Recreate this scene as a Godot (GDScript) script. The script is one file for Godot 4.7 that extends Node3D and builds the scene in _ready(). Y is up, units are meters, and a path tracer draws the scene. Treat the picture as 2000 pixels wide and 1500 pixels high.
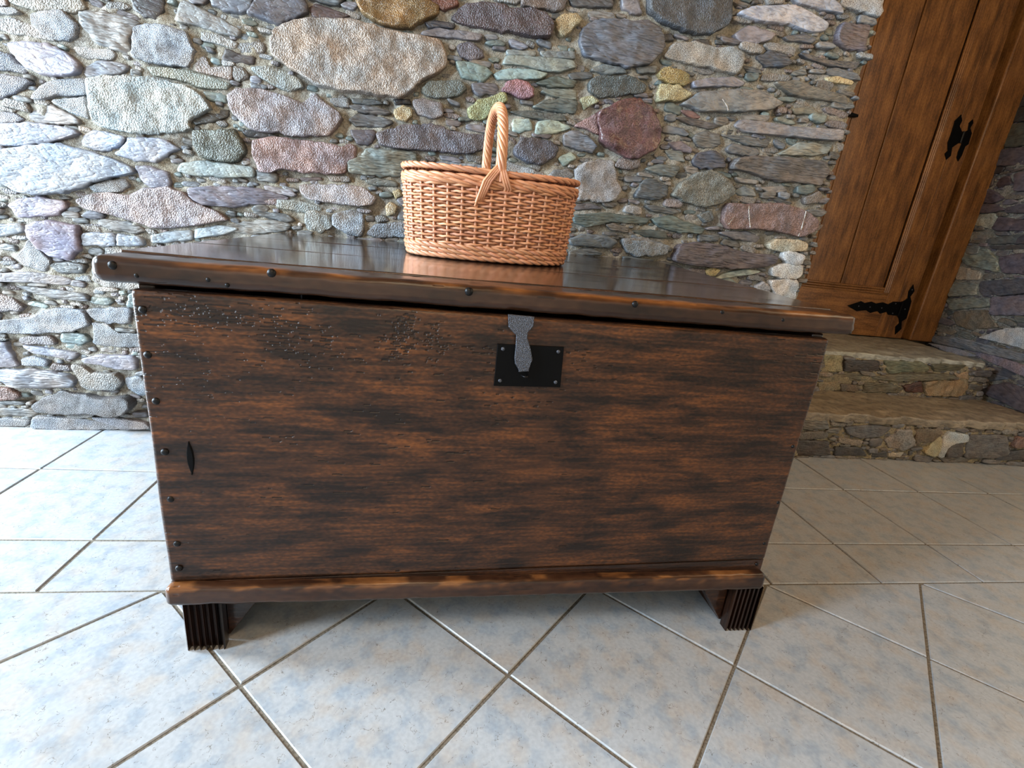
extends Node3D
# An old dark chest with a wicker basket against a rubble stone wall, beside a plank door in a deep stepped niche.

const WALL_Z := -0.80        # face of the rubble wall
const DOOR_Z := -1.665       # face of the door at the back of the niche
const TILE := 0.335          # pitch of the floor tiles
var rng := RandomNumberGenerator.new()
var bumps := FastNoiseLite.new()
var M := {}                  # materials


func _ready() -> void:
	rng.seed = 7
	bumps.seed = 11
	bumps.frequency = 1.0
	bumps.fractal_octaves = 3
	set_camera_and_light()
	make_materials()
	build_room()
	build_floor()
	build_wall()
	build_niche()
	build_steps()
	build_door()
	build_chest()
	build_basket()
	build_unseen_lamps()


# ---------------------------------------------------------------- camera, sky, light
func set_camera_and_light() -> void:
	var cam := Camera3D.new()
	cam.name = "camera"
	cam.fov = 76.592
	cam.near = 0.02
	cam.position = Vector3(0.5334, 0.8007, 0.9359)
	cam.basis = Basis(Vector3.UP, -0.1728) * Basis(Vector3.RIGHT, -0.3022) * Basis(Vector3.BACK, 0.1115)
	add_child(cam)
	var env := Environment.new()
	env.tonemap_mode = Environment.TONE_MAPPER_LINEAR
	env.tonemap_exposure = 1.0
	env.sdfgi_enabled = true
	env.ssao_enabled = true
	env.ssil_enabled = true
	env.background_mode = Environment.BG_SKY
	var sky := Sky.new()
	var sm := ProceduralSkyMaterial.new()
	sm.sky_top_color = Color(0.45, 0.6, 0.85)
	sm.sky_horizon_color = Color(0.8, 0.87, 0.95)
	sm.ground_bottom_color = Color(0.3, 0.3, 0.28)
	sm.ground_horizon_color = Color(0.6, 0.62, 0.62)
	sky.sky_material = sm
	env.sky = sky
	var we := WorldEnvironment.new()
	we.name = "environment"
	we.environment = env
	add_child(we)
	# daylight of two unseen windows, placed to light the wall and floor from the left
	daylight("unseen_window_daylight", Vector3(-2.02, 1.5, 1.02), Vector2(0.6, 1.3), -PI / 2, Color(0.84, 0.93, 1.0), 17.0)
	daylight("unseen_corner_window_daylight", Vector3(-2.02, 1.1, -0.35), Vector2(0.5, 1.9), -PI / 2, Color(0.86, 0.94, 1.0), 22.0)


func daylight(called: String, at: Vector3, size: Vector2, turn: float, colour: Color, energy: float) -> void:
	var l := AreaLight3D.new()
	l.name = called
	l.area_size = size
	l.area_normalize_energy = true
	l.light_color = colour
	l.light_energy = energy
	l.shadow_enabled = true
	l.area_range = 12.0
	l.area_attenuation = 2.0
	l.position = at
	l.rotation.y = turn
	add_child(l)


# ---------------------------------------------------------------- mesh building
class Shape:
	var v := PackedVector3Array()
	var n := PackedVector3Array()
	var t := PackedVector2Array()
	var c := PackedColorArray()
	var i := PackedInt32Array()
	var tint := Color.WHITE

	func p(at: Vector3, nor: Vector3, uv: Vector2) -> int:
		v.append(at)
		n.append(nor)
		t.append(uv)
		c.append(tint)
		return v.size() - 1

	func tri(a: int, b: int, d: int) -> void:   # counter-clockwise from outside
		i.append(a)
		i.append(d)
		i.append(b)

	func quad(a: int, b: int, d: int, e: int) -> void:
		tri(a, b, d)
		tri(a, d, e)

	func smooth() -> void:
		n.fill(Vector3.ZERO)
		for k in range(0, i.size(), 3):
			var f := (v[i[k + 2]] - v[i[k]]).cross(v[i[k + 1]] - v[i[k]])
			n[i[k]] += f
			n[i[k + 1]] += f
			n[i[k + 2]] += f
		for k in n.size():
			n[k] = n[k].normalized()

	# a box with rounded edges; grain: the axis that u follows
	func box(at: Vector3, size: Vector3, r: float, div := Vector3i.ONE, grain := 0, uvo := Vector2.ZERO, warp = null) -> void:
		var h := size / 2.0
		var lines := []
		for ax in 3:
			var l := [-h[ax], -h[ax] + r * 0.42, -h[ax] + r]
			for k in range(1, div[ax]):
				l.append(lerpf(-h[ax] + r, h[ax] - r, float(k) / div[ax]))
			l.append_array([h[ax] - r, h[ax] - r * 0.42, h[ax]])
			lines.append(l)
		var inner := h - Vector3(r, r, r)
		for ax in 3:
			for s in [-1.0, 1.0]:
				var a: int = (ax + 1) % 3
				var b: int = (ax + 2) % 3
				if s < 0:
					var sw := a
					a = b
					b = sw
				var la: Array = lines[a]
				var lb: Array = lines[b]
				var first := v.size()
				for x in la:
					for y in lb:
						var q := Vector3.ZERO
						q[ax] = s * h[ax]
						q[a] = x
						q[b] = y
						var k := q.clamp(-inner, inner)
						var d := (q - k).normalized()
						var w := k + d * r
						var uv := Vector2(y, x) if b == grain else Vector2(x, y)
						if ax == grain:
							uv *= 0.5
						p((warp.call(w + at) if warp != null else w + at), d, uv + uvo)
				var m := lb.size()
				for x in la.size() - 1:
					for y in m - 1:
						var o := first + x * m + y
						quad(o, o + m, o + m + 1, o + 1)

	# a tube along points; closed joins its ends
	func tube(path: PackedVector3Array, radius: Callable, sides: int, closed := false, uvo := Vector2.ZERO) -> void:
		var first := v.size()
		var count := path.size()
		var along := 0.0
		var side := Vector3.UP
		for k in count:
			var before := path[(k - 1 + count) % count] if closed or k > 0 else path[0]
			var after := path[(k + 1) % count] if closed or k < count - 1 else path[count - 1]
			var dir := (after - before).normalized()
			if k == 0 and absf(dir.y) > 0.9:
				side = Vector3.RIGHT
			side = (side - dir * side.dot(dir)).normalized()
			var up := dir.cross(side)
			var r: float = radius.call(float(k) / count)
			for s in sides:
				var a := TAU * s / sides
				var d := side * cos(a) + up * sin(a)
				p(path[k] + d * r, d, Vector2(along, float(s) / sides * 0.05) + uvo)
			if k < count - 1:
				along += path[k].distance_to(path[k + 1])
		for k in (count if closed else count - 1):
			for s in sides:
				var a := first + k * sides + s
				var b := first + k * sides + (s + 1) % sides
				var e := first + ((k + 1) % count) * sides + s
				var f := first + ((k + 1) % count) * sides + (s + 1) % sides
				quad(a, b, f, e)
		if not closed:
			for k in [0, count - 1]:
				var dir := (path[1] - path[0]).normalized() * -1.0 if k == 0 else (path[count - 1] - path[count - 2]).normalized()
				var mid := p(path[k], dir, uvo)
				for s in sides:
					var a: int = first + k * sides + s
					var b: int = first + k * sides + (s + 1) % sides
					if k == 0:
						tri(mid, b, a)
					else:
						tri(mid, a, b)

	# an outline (x, y) with depth: front face at z1, back at z0, front edge bevelled
	func plate(outline: PackedVector2Array, z0: float, z1: float, bevel: float, uvs := 1.0) -> void:
		var o := outline
		if Geometry2D.is_polygon_clockwise(o):
			o = o.duplicate()
			o.reverse()
		var inset := PackedVector2Array()
		var m := o.size()
		for k in m:
			var e0 := (o[k] - o[(k - 1 + m) % m]).normalized()
			var e1 := (o[(k + 1) % m] - o[k]).normalized()
			var nn := (Vector2(-e0.y, e0.x) + Vector2(-e1.y, e1.x)).normalized()
			inset.append(o[k] + nn * bevel)
		var tris := Geometry2D.triangulate_polygon(inset)
		var first := v.size()
		for q in inset:
			p(Vector3(q.x, q.y, z1), Vector3.BACK, q * uvs)
		for k in range(0, tris.size(), 3):
			var a := inset[tris[k]]
			var b := inset[tris[k + 1]]
			var d := inset[tris[k + 2]]
			if (b - a).cross(d - a) > 0:
				tri(first + tris[k], first + tris[k + 1], first + tris[k + 2])
			else:
				tri(first + tris[k], first + tris[k + 2], first + tris[k + 1])
		for k in m:
			var j := (k + 1) % m
			var e := (o[j] - o[k]).normalized()
			var out := Vector3(e.y, -e.x, 0)
			var mid := (out + Vector3.BACK).normalized()
			var a := p(Vector3(o[k].x, o[k].y, z1 - bevel), mid, o[k] * uvs)
			var b := p(Vector3(o[j].x, o[j].y, z1 - bevel), mid, o[j] * uvs)
			var f := p(Vector3(inset[j].x, inset[j].y, z1), mid, inset[j] * uvs)
			var g := p(Vector3(inset[k].x, inset[k].y, z1), mid, inset[k] * uvs)
			quad(a, b, f, g)
			var a2 := p(Vector3(o[k].x, o[k].y, z0), out, o[k] * uvs)
			var b2 := p(Vector3(o[j].x, o[j].y, z0), out, o[j] * uvs)
			var a3 := p(v[a], out, o[k] * uvs)
			var b3 := p(v[b], out, o[j] * uvs)
			quad(a2, b2, b3, a3)

	# a dome of radius r and height hh on a face looking along +z
	func dome(at: Vector3, r: float, hh: float, sides := 10, rings := 4) -> void:
		var first := v.size()
		for k in rings:
			var a := PI / 2 * k / rings
			for s in sides:
				var b := TAU * s / sides
				var d := Vector3(cos(b) * cos(a), sin(b) * cos(a), sin(a))
				p(at + Vector3(d.x * r, d.y * r, d.z * hh), Vector3(d.x * hh, d.y * hh, d.z * r).normalized(), Vector2(d.x, d.y) * r)
		var top := p(at + Vector3(0, 0, hh), Vector3.BACK, Vector2.ZERO)
		for k in rings:
			for s in sides:
				var a := first + k * sides + s
				var b := first + k * sides + (s + 1) % sides
				if k == rings - 1:
					tri(a, b, top)
				else:
					quad(a, b, b + sides, a + sides)

	func turn(by: Transform3D, from := 0) -> void:
		for k in range(from, v.size()):
			v[k] = by * v[k]
			n[k] = (by.basis * n[k]).normalized()

	func mesh(m: Material) -> ArrayMesh:
		var arrays := []
		arrays.resize(Mesh.ARRAY_MAX)
		arrays[Mesh.ARRAY_VERTEX] = v
		arrays[Mesh.ARRAY_NORMAL] = n
		arrays[Mesh.ARRAY_TEX_UV] = t
		arrays[Mesh.ARRAY_COLOR] = c
		arrays[Mesh.ARRAY_INDEX] = i
		var am := ArrayMesh.new()
		am.add_surface_from_arrays(Mesh.PRIMITIVE_TRIANGLES, arrays)
		am.surface_set_material(0, m)
		return am


var used := {}


func numbered(called: String) -> String:
	var k: int = used.get(called, 0)
	used[called] = k + 1
	return called if k == 0 else "%s_%03d" % [called, k]


func put(called: String, sh: Shape, m: Material, parent: Node = self) -> MeshInstance3D:
	return put_mesh(called, sh.mesh(m), parent)


func put_mesh(called: String, mesh: Mesh, parent: Node = self) -> MeshInstance3D:
	var o := MeshInstance3D.new()
	o.name = numbered(called)
	o.mesh = mesh
	parent.add_child(o, true)
	return o


func base(called: String, at := Vector3.ZERO) -> Node3D:
	var o := Node3D.new()
	o.name = called
	o.position = at
	add_child(o, true)
	return o


func tag(o: Node, label: String, category := "", group := "", kind := "") -> void:
	if label:
		o.set_meta("label", label)
	if category:
		o.set_meta("category", category)
	if group:
		o.set_meta("group", group)
	if kind:
		o.set_meta("kind", kind)


func wobble(q: Vector3, freq: float, amp: float) -> Vector3:
	var w := q * freq
	return Vector3(bumps.get_noise_3dv(w), bumps.get_noise_3dv(w + Vector3(31, 7, 3)), bumps.get_noise_3dv(w + Vector3(5, 57, 19))) * amp


# ---------------------------------------------------------------- materials and textures
func noise(kind: int, freq: float, seed_: int, octaves := 4) -> FastNoiseLite:
	var f := FastNoiseLite.new()
	f.noise_type = kind
	f.frequency = freq
	f.seed = seed_
	f.fractal_octaves = octaves
	return f


func grey_bytes(f: FastNoiseLite, w: int, h: int, sx := 1, sy := 1) -> PackedByteArray:
	var im := f.get_seamless_image(maxi(w / sx, 8), maxi(h / sy, 8))
	im.convert(Image.FORMAT_L8)
	if sx > 1 or sy > 1:
		im.resize(w, h, Image.INTERPOLATE_CUBIC)
	return im.get_data()


func noise_texture(f: FastNoiseLite, low: Color, mid: Color, high: Color, side := 512) -> NoiseTexture2D:
	var t := NoiseTexture2D.new()
	t.width = side
	t.height = side
	t.seamless = true
	t.noise = f
	var g := Gradient.new()
	g.set_color(0, low)
	g.set_color(1, high)
	g.add_point(0.5, mid)
	t.color_ramp = g
	return t


func grey_texture(f: FastNoiseLite, side := 512) -> NoiseTexture2D:
	return noise_texture(f, Color.BLACK, Color(0.5, 0.5, 0.5), Color.WHITE, side)


# dark, middle and light wood along u, with stains of the varnish and short gouges in the relief
func wood(w: int, h: int, seed_: int, dark: Color, mid: Color, light: Color, stain: float, gouges: Array) -> Array:
	var fibre := grey_bytes(noise(FastNoiseLite.TYPE_SIMPLEX, 0.11, seed_), w, h, 16, 1)
	var band := grey_bytes(noise(FastNoiseLite.TYPE_SIMPLEX_SMOOTH, 0.022, seed_ + 1, 3), w, h, 6, 1)
	var blotch := grey_bytes(noise(FastNoiseLite.TYPE_SIMPLEX, 0.02, seed_ + 2, 6), w, h, 3, 1)
	var speck := grey_bytes(noise(FastNoiseLite.TYPE_SIMPLEX, 0.16, seed_ + 3, 3), w, h, 2, 1)
	var broad := grey_bytes(noise(FastNoiseLite.TYPE_SIMPLEX, 0.012, seed_ + 4, 4), w, h, 2, 1)
	var rgb := PackedByteArray()
	rgb.resize(w * h * 3)
	var high := PackedByteArray()
	high.resize(w * h)
	var d := [dark.r8, dark.g8, dark.b8]
	var m := [mid.r8, mid.g8, mid.b8]
	var l := [light.r8, light.g8, light.b8]
	for k in w * h:
		var b := band[k] / 255.0
		var f := fibre[k] / 255.0
		var s := speck[k] / 255.0
		var x := clampf(0.5 + (b - 0.5) * 0.5 + (f - 0.5) * 0.5 + (s - 0.5) * 0.45 + (broad[k] / 255.0 - 0.5) * 0.36, 0.0, 1.0)
		x = clampf(x - stain * maxf(0.0, blotch[k] / 255.0 - 0.5) * 1.7, 0.0, 1.0)
		if x < 0.5:
			var q := x * 2.0
			rgb[k * 3] = int(d[0] + (m[0] - d[0]) * q)
			rgb[k * 3 + 1] = int(d[1] + (m[1] - d[1]) * q)
			rgb[k * 3 + 2] = int(d[2] + (m[2] - d[2]) * q)
		else:
			var q := x * 2.0 - 1.0
			rgb[k * 3] = int(m[0] + (l[0] - m[0]) * q)
			rgb[k * 3 + 1] = int(m[1] + (l[1] - m[1]) * q)
			rgb[k * 3 + 2] = int(m[2] + (l[2] - m[2]) * q)
		high[k] = int(150.0 + (f - 0.5) * 50.0 + (s - 0.5) * 40.0)
	var colour := Image.create_from_data(w, h, false, Image.FORMAT_RGB8, rgb)
	var relief := Image.create_from_data(w, h, false, Image.FORMAT_L8, high)
	var r := RandomNumberGenerator.new()
	r.seed = seed_
	for g in gouges:   # [u, v, spread u, spread v, how many, longest, thickness]
		for k in int(g[4]):
			var x := int((g[0] + r.randfn(0, 0.5) * g[2]) * w)
			var y := int((g[1] + r.randfn(0, 0.5) * g[3]) * h)
			var length := r.randi_range(2, int(g[5]))
			var slope := r.randf_range(-0.12, 0.12)
			for e in length:
				for q in int(g[6]):
					var px := posmod(x + e, w)
					var py := posmod(y + int(e * slope) + q, h)
					relief.set_pixel(px, py, Color(0.12, 0.12, 0.12))
					colour.set_pixel(px, py, colour.get_pixel(px, py).lerp(dark, 0.7))
	return [ImageTexture.create_from_image(colour), ImageTexture.create_from_image(relief)]


func tile_textures() -> Array:
	var w := 1024
	var blue := grey_bytes(noise(FastNoiseLite.TYPE_SIMPLEX, 0.011, 41, 6), w, w)
	var warm := grey_bytes(noise(FastNoiseLite.TYPE_SIMPLEX, 0.008, 42, 4), w, w)
	var fine := grey_bytes(noise(FastNoiseLite.TYPE_SIMPLEX, 0.06, 43, 4), w, w)
	var vein := grey_bytes(noise(FastNoiseLite.TYPE_SIMPLEX, 0.014, 44, 4), w, w)
	var where := grey_bytes(noise(FastNoiseLite.TYPE_SIMPLEX, 0.022, 45, 3), w, w)
	var rgb := PackedByteArray()
	rgb.resize(w * w * 3)
	var high := PackedByteArray()
	high.resize(w * w)
	for k in w * w:
		var b := clampf((blue[k] - 110.0) / 110.0, 0.0, 1.0)
		var y := clampf((warm[k] - 115.0) / 110.0, 0.0, 1.0)
		var f := (fine[k] - 128.0) * 0.06
		var red := 162.0 - 20.0 * b + 2.0 * y + f
		var green := 165.0 - 14.0 * b - 5.0 * y + f
		var bl := 168.0 - 8.0 * b - 12.0 * y + f
		var v := absf(vein[k] - 128.0)
		if v < 2.2 and where[k] > 130:
			var q := 0.6 + 0.17 * v
			red *= q
			green *= q * 0.97
			bl *= q * 0.93
		rgb[k * 3] = clampi(int(red), 0, 255)
		rgb[k * 3 + 1] = clampi(int(green), 0, 255)
		rgb[k * 3 + 2] = clampi(int(bl), 0, 255)
		high[k] = clampi(int(128.0 + f * 1.6 + (blue[k] - 128.0) * 0.5 - (30.0 if v < 2.2 and where[k] > 130 else 0.0)), 0, 255)
	return [ImageTexture.create_from_image(Image.create_from_data(w, w, false, Image.FORMAT_RGB8, rgb)), ImageTexture.create_from_image(Image.create_from_data(w, w, false, Image.FORMAT_L8, high))]


func stuff_material(called: String, colour: Color, rough: float, shine := 0.5, metal := 0.0) -> StandardMaterial3D:
	var m := StandardMaterial3D.new()
	m.resource_name = called
	m.albedo_color = colour
	m.roughness = rough
	m.metallic_specular = shine
	m.metallic = metal
	M[called] = m
	return m


func stone_material(called: String, grain: Texture2D, relief: Texture2D, depth: float, scale: Vector3, rough: float, shine := 0.5) -> void:
	var m := stuff_material(called, Color.WHITE, rough, shine)
	m.vertex_color_use_as_albedo = true
	m.albedo_texture = grain
	m.heightmap_enabled = true
	m.heightmap_texture = relief
	m.heightmap_scale = depth
	m.uv1_triplanar = true
	m.uv1_world_triplanar = true
	m.uv1_scale = scale


func wood_material(called: String, tex: Array, scale: Vector3, depth: float, rough: float, coat: float) -> StandardMaterial3D:
	var m := stuff_material(called, Color.WHITE, rough)
	m.vertex_color_use_as_albedo = true
	m.albedo_texture = tex[0]
	m.heightmap_enabled = true
	m.heightmap_texture = tex[1]
	m.heightmap_scale = depth
	m.uv1_scale = scale
	m.clearcoat_enabled = coat > 0.0
	m.clearcoat = coat
	m.clearcoat_roughness = 0.12
	m.metallic_specular = 0.38
	return m


func make_materials() -> void:
	var w := Color.WHITE
	var grain := noise_texture(noise(FastNoiseLite.TYPE_SIMPLEX, 0.05, 3, 5), Color(0.62, 0.6, 0.58), Color(0.9, 0.9, 0.9), w)
	var speck := noise_texture(noise(FastNoiseLite.TYPE_SIMPLEX, 0.09, 4, 4), Color(0.35, 0.33, 0.33), Color(0.88, 0.88, 0.88), w)
	var veins := noise_texture(noise(FastNoiseLite.TYPE_SIMPLEX, 0.02, 5, 4), Color(0.66, 0.66, 0.68), Color(0.92, 0.92, 0.92), w)
	var rough := grey_texture(noise(FastNoiseLite.TYPE_SIMPLEX, 0.10, 6, 5))
	var ridge := noise(FastNoiseLite.TYPE_SIMPLEX, 0.02, 12, 5)
	ridge.fractal_type = FastNoiseLite.FRACTAL_RIDGED
	var cracks := noise_texture(ridge, Color.WHITE, Color(0.7, 0.7, 0.7), Color(0.1, 0.1, 0.1))
	var fine := grey_texture(noise(FastNoiseLite.TYPE_SIMPLEX, 0.14, 8, 5))
	stone_material("rough", grain, rough, 0.35, Vector3(3, 3, 3), 0.5)
	stone_material("slate", veins, cracks, 0.22, Vector3(2, 5, 2), 0.42)
	stone_material("layered", grain, cracks, 0.5, Vector3(0.9, 5, 0.9), 0.5)
	stone_material("pale", speck, fine, 0.35, Vector3(4, 4, 4), 0.5)
	stone_material("gold", speck, rough, 0.4, Vector3(4, 4, 4), 0.32)
	stone_material("red", speck, cracks, 0.25, Vector3(3, 3, 3), 0.3)
	stone_material("mortar", grain, fine, 0.4, Vector3(4, 4, 4), 0.9, 0.3)
	var tt := tile_textures()
	var tile := stuff_material("tile", w, 0.3)
	tile.albedo_texture = tt[0]
	tile.heightmap_enabled = true
	tile.heightmap_texture = tt[1]
	tile.heightmap_scale = 0.014
	var grout := stuff_material("grout", Color8(128, 120, 108), 0.9, 0.3)
	grout.albedo_texture = grain
	grout.uv1_triplanar = true
	grout.uv1_world_triplanar = true
	grout.uv1_scale = Vector3(5, 5, 5)
	# chest: the front has its own sheet, gouged at the upper left and round the lock
	var front := wood(1024, 512, 21, Color8(28, 18, 13), Color8(64, 39, 24), Color8(112, 66, 33), 0.62, [
		[0.07, 0.07, 0.12, 0.06, 130, 26, 2], [0.08, 0.2, 0.16, 0.2, 60, 30, 1], [0.2, 0.14, 0.07, 0.1, 90, 14, 2], [0.33, 0.1, 0.03, 0.12, 60, 10, 3],
		[0.52, 0.22, 0.09, 0.14, 70, 10, 2], [0.75, 0.14, 0.2, 0.1, 30, 12, 1], [0.332, 0.09, 0.014, 0.07, 70, 8, 2], [0.375, 0.12, 0.02, 0.06, 60, 6, 2], [0.46, 0.13, 0.1, 0.02, 40, 8, 2], [0.5, 0.5, 0.8, 0.8, 120, 12, 1], [0.3, 0.45, 0.3, 0.3, 60, 20, 2]])
	var cf := wood_material("chest_front", front, Vector3(1.0 / 1.18, -1.0 / 0.54, 1), 0.3, 0.36, 0.2)
	cf.uv1_offset = Vector3(0.5, 0.5, 0)
	cf.metallic_specular = 0.35
	var dark := wood(1024, 512, 22, Color8(24, 15, 11), Color8(50, 30, 20), Color8(84, 50, 28), 0.5, [[0.5, 0.5, 1.0, 1.0, 200, 20, 1], [0.5, 0.5, 1.0, 1.0, 80, 8, 3]])
	wood_material("chest_wood", dark, Vector3(0.75, 1.5, 1), 0.25, 0.3, 0.3)
	wood_material("chest_top", dark, Vector3(0.75, 1.5, 1), 0.04, 0.26, 0.9).clearcoat_roughness = 0.1
	# rail and moulding: the same wood bare where hands and knocks have worn the dark varnish off (vertex tint = varnish)
	var bare := wood(512, 256, 24, Color8(78, 46, 24), Color8(132, 80, 40), Color8(176, 116, 62), 0.4, [[0.5, 0.5, 1.0, 1.0, 90, 14, 1]])
	wood_material("worn_wood", bare, Vector3(0.75, 1.5, 1), 0.25, 0.3, 0.3)
	var oak := wood(1024, 512, 23, Color8(84, 55, 29), Color8(126, 85, 47), Color8(160, 112, 63), 0.35, [])
	wood_material("door_wood", oak, Vector3(0.7, 1.4, 1), 0.12, 0.36, 0.25)
	wood_material("door_moulding", oak, Vector3(0.7, 1.4, 1), 0.04, 0.25, 0.8)
	stuff_material("iron", Color8(22, 22, 24), 0.38, 0.5, 0.6)
	stuff_material("black_iron", Color8(6, 6, 7), 0.5, 0.22, 0.0)
	var steel := stuff_material("hasp_steel", Color8(104, 108, 118), 0.42, 0.5, 0.75)
	steel.albedo_texture = speck
	steel.heightmap_enabled = true
	steel.heightmap_texture = rough
	steel.heightmap_scale = 0.12
	steel.uv1_triplanar = true
	steel.uv1_scale = Vector3(9, 9, 9)
	var willow := stuff_material("willow", w, 0.45)
	willow.vertex_color_use_as_albedo = true
	willow.albedo_texture = noise_texture(noise(FastNoiseLite.TYPE_SIMPLEX, 0.03, 9, 4), Color(0.72, 0.66, 0.6), Color(0.93, 0.9, 0.88), w, 256)
	willow.uv1_scale = Vector3(3, 60, 1)
	stuff_material("unseen_wall_plaster", Color8(222, 212, 194), 0.9, 0.3)  # walls out of view, cream so that the light they bounce is warm
	stuff_material("unseen_ceiling_wood", Color8(120, 84, 52), 0.7, 0.3)  # ceiling out of view, brown to warm the light it bounces
	stuff_material("frame_wood", Color8(104, 66, 36), 0.5)


# ---------------------------------------------------------------- rubble stones
var face := {}   # how the face of the stone made last lies
const KIND_RELIEF := {"rough": 5.0, "slate": 3.0, "layered": 6.0, "pale": 6.0, "gold": 8.0, "red": 7.0}


# one stone: an outline (mm) in the wall's plane, its face proud of the mortar
func stone_shape(sh: Shape, kind: String, colour: Color, proud_mm: float, outline: Array, fineness := 0.009) -> void:
	var o := PackedVector2Array()
	for k in range(0, outline.size(), 2):
		o.append(Vector2(outline[k], outline[k + 1]) * 0.001)
	if Geometry2D.is_polygon_clockwise(o):
		o.reverse()
	var wider := Geometry2D.offset_polygon(o, 0.0025, Geometry2D.JOIN_MITER)
	if wider.size() == 1:
		o = wider[0]
	var cut := PackedVector2Array()   # corners taken off once
	for k in o.size():
		var nx := o[(k + 1) % o.size()]
		cut.append(o[k].lerp(nx, 0.08))
		cut.append(o[k].lerp(nx, 0.92))
	var length := 0.0
	for k in cut.size():
		length += cut[k].distance_to(cut[(k + 1) % cut.size()])
	var around := clampi(int(length / fineness), 16, 100)
	var edge := PackedVector2Array()
	var seg := 0
	var gone := 0.0
	for k in around:
		var want := length * k / around
		while gone + cut[seg].distance_to(cut[(seg + 1) % cut.size()]) < want and seg < cut.size() - 1:
			gone += cut[seg].distance_to(cut[(seg + 1) % cut.size()])
			seg += 1
		var d := cut[seg].distance_to(cut[(seg + 1) % cut.size()])
		edge.append(cut[seg].lerp(cut[(seg + 1) % cut.size()], (want - gone) / maxf(d, 1e-6)))
	var mid := Vector2.ZERO
	for q in edge:
		mid += q / around
	var small := 1e9
	for q in edge:
		small = minf(small, q.distance_to(mid))
	var proud := proud_mm * 0.00085 + 0.002
	var salt := rng.randf() * 100.0
	var lean := Vector2(rng.randfn(0, 0.05), rng.randfn(0, 0.07))
	var amp: float = KIND_RELIEF[kind] * 0.001 * clampf(small / 0.03, 0.35, 1.3)
	face = {"proud": proud, "lean": lean, "mid": mid, "salt": salt, "amp": amp}
	var insets := [0.0, 0.0, 0.0015, 0.004, 0.009]
	var drops := [-proud - 0.03, -0.007, -0.003, -0.001, 0.0]
	var rings := 5
	var first := sh.v.size()
	colour = colour.lerp(Color(colour.get_luminance(), colour.get_luminance(), colour.get_luminance()), 0.5 if kind in ["gold", "red"] else 0.36)
	var lin := colour.srgb_to_linear()
	for r in rings:
		for k in around:
			var q := edge[k]
			var to := mid - q
			var dist := to.length()
			var step := minf(insets[r], dist * 0.12 * r)
			q += to / maxf(dist, 1e-5) * step
			var rag := (bumps.get_noise_3d(q.x * 28.0, q.y * 28.0, salt) * 0.0065 + bumps.get_noise_3d(q.x * 95.0, q.y * 95.0, salt) * 0.0035) * clampf(small / 0.02, 0.3, 1.0) * (1.0 if r < 3 else 0.5 if r < 5 else 0.0)
			q += to / maxf(dist, 1e-5) * rag
			var z: float = proud + drops[mini(r, 4)] * (1.0 if small > 0.012 else 0.6)
			if r > 0:
				z += lean.dot(q - mid) + face_relief(kind, q, salt, amp) * (1.0 if r > 1 else 0.6)
			sh.tint = stone_tint(lin, q, salt)
			sh.p(Vector3(q.x, q.y, z), Vector3.BACK, q)
	for r in rings - 1:
		for k in around:
			var a := first + r * around + k
			var b := first + r * around + (k + 1) % around
			sh.quad(a, b, b + around, a + around)
	# the face inside the last ring: a net of even triangles
	var last := first + (rings - 1) * around
	var inside := PackedVector2Array()
	for k in around:
		inside.append(Vector2(sh.v[last + k].x, sh.v[last + k].y))
	var points := inside.duplicate()
	var lo := inside[0]
	var hi := inside[0]
	for q in inside:
		lo = lo.min(q)
		hi = hi.max(q)
	var gap := fineness * 1.05
	var core := Geometry2D.offset_polygon(inside, -gap * 0.6)
	var row := 0
	var y := lo.y
	while y < hi.y:
		var x := lo.x + (gap * 0.5 if row % 2 else 0.0)
		while x < hi.x:
			var q := Vector2(x, y) + Vector2(rng.randf_range(-0.2, 0.2), rng.randf_range(-0.2, 0.2)) * gap
			for c in core:
				if Geometry2D.is_point_in_polygon(q, c):
					points.append(q)
			x += gap
		y += gap * 0.87
		row += 1
	for k in range(around, points.size()):
		var q := points[k]
		sh.tint = stone_tint(lin, q, salt)
		sh.p(Vector3(q.x, q.y, proud + lean.dot(q - mid) + face_relief(kind, q, salt, amp)), Vector3.BACK, q)
	var net := Geometry2D.triangulate_delaunay(points)
	for k in range(0, net.size(), 3):
		var a := points[net[k]]
		var b := points[net[k + 1]]
		var d := points[net[k + 2]]
		if net[k] < around and net[k + 1] < around and net[k + 2] < around and not Geometry2D.is_point_in_polygon((a + b + d) / 3.0, inside):
			continue
		if (b - a).cross(d - a) > 0:
			sh.tri(last + net[k], last + net[k + 1], last + net[k + 2])
		else:
			sh.tri(last + net[k], last + net[k + 2], last + net[k + 1])


func stone_tint(lin: Color, q: Vector2, salt: float) -> Color:
	var shade := 1.0 + bumps.get_noise_3d(q.x * 26.0, q.y * 26.0, salt + 9.0) * 0.3
	var warm := bumps.get_noise_3d(q.x * 11.0, q.y * 11.0, salt + 40.0) * 0.22
	return Color(lin.r * shade * (1.0 + warm), lin.g * shade, lin.b * shade * (1.0 - warm))


func face_relief(kind: String, q: Vector2, salt: float, amp: float) -> float:
	var broad := bumps.get_noise_3d(q.x * 9.0, q.y * 14.0, salt) * amp * 1.3
	var slant := salt * 0.37
	var u := q.x * cos(slant) + q.y * sin(slant)
	if kind == "layered":   # broken edges of thin leaves
		var tilt := sin(salt) * 0.25
		var leaf := (q.y + q.x * tilt) * 1.0
		return broad + bumps.get_noise_3d(q.x * 6.0, leaf * 52.0, salt) * amp * 1.1
	if kind == "slate":
		return broad * 0.8 + absf(bumps.get_noise_3d(u * 9.0, q.y * 22.0, salt + 5.0)) * amp * 1.1
	return broad + bumps.get_noise_3d(q.x * 40.0, q.y * 40.0, salt) * amp * 0.7


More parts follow.
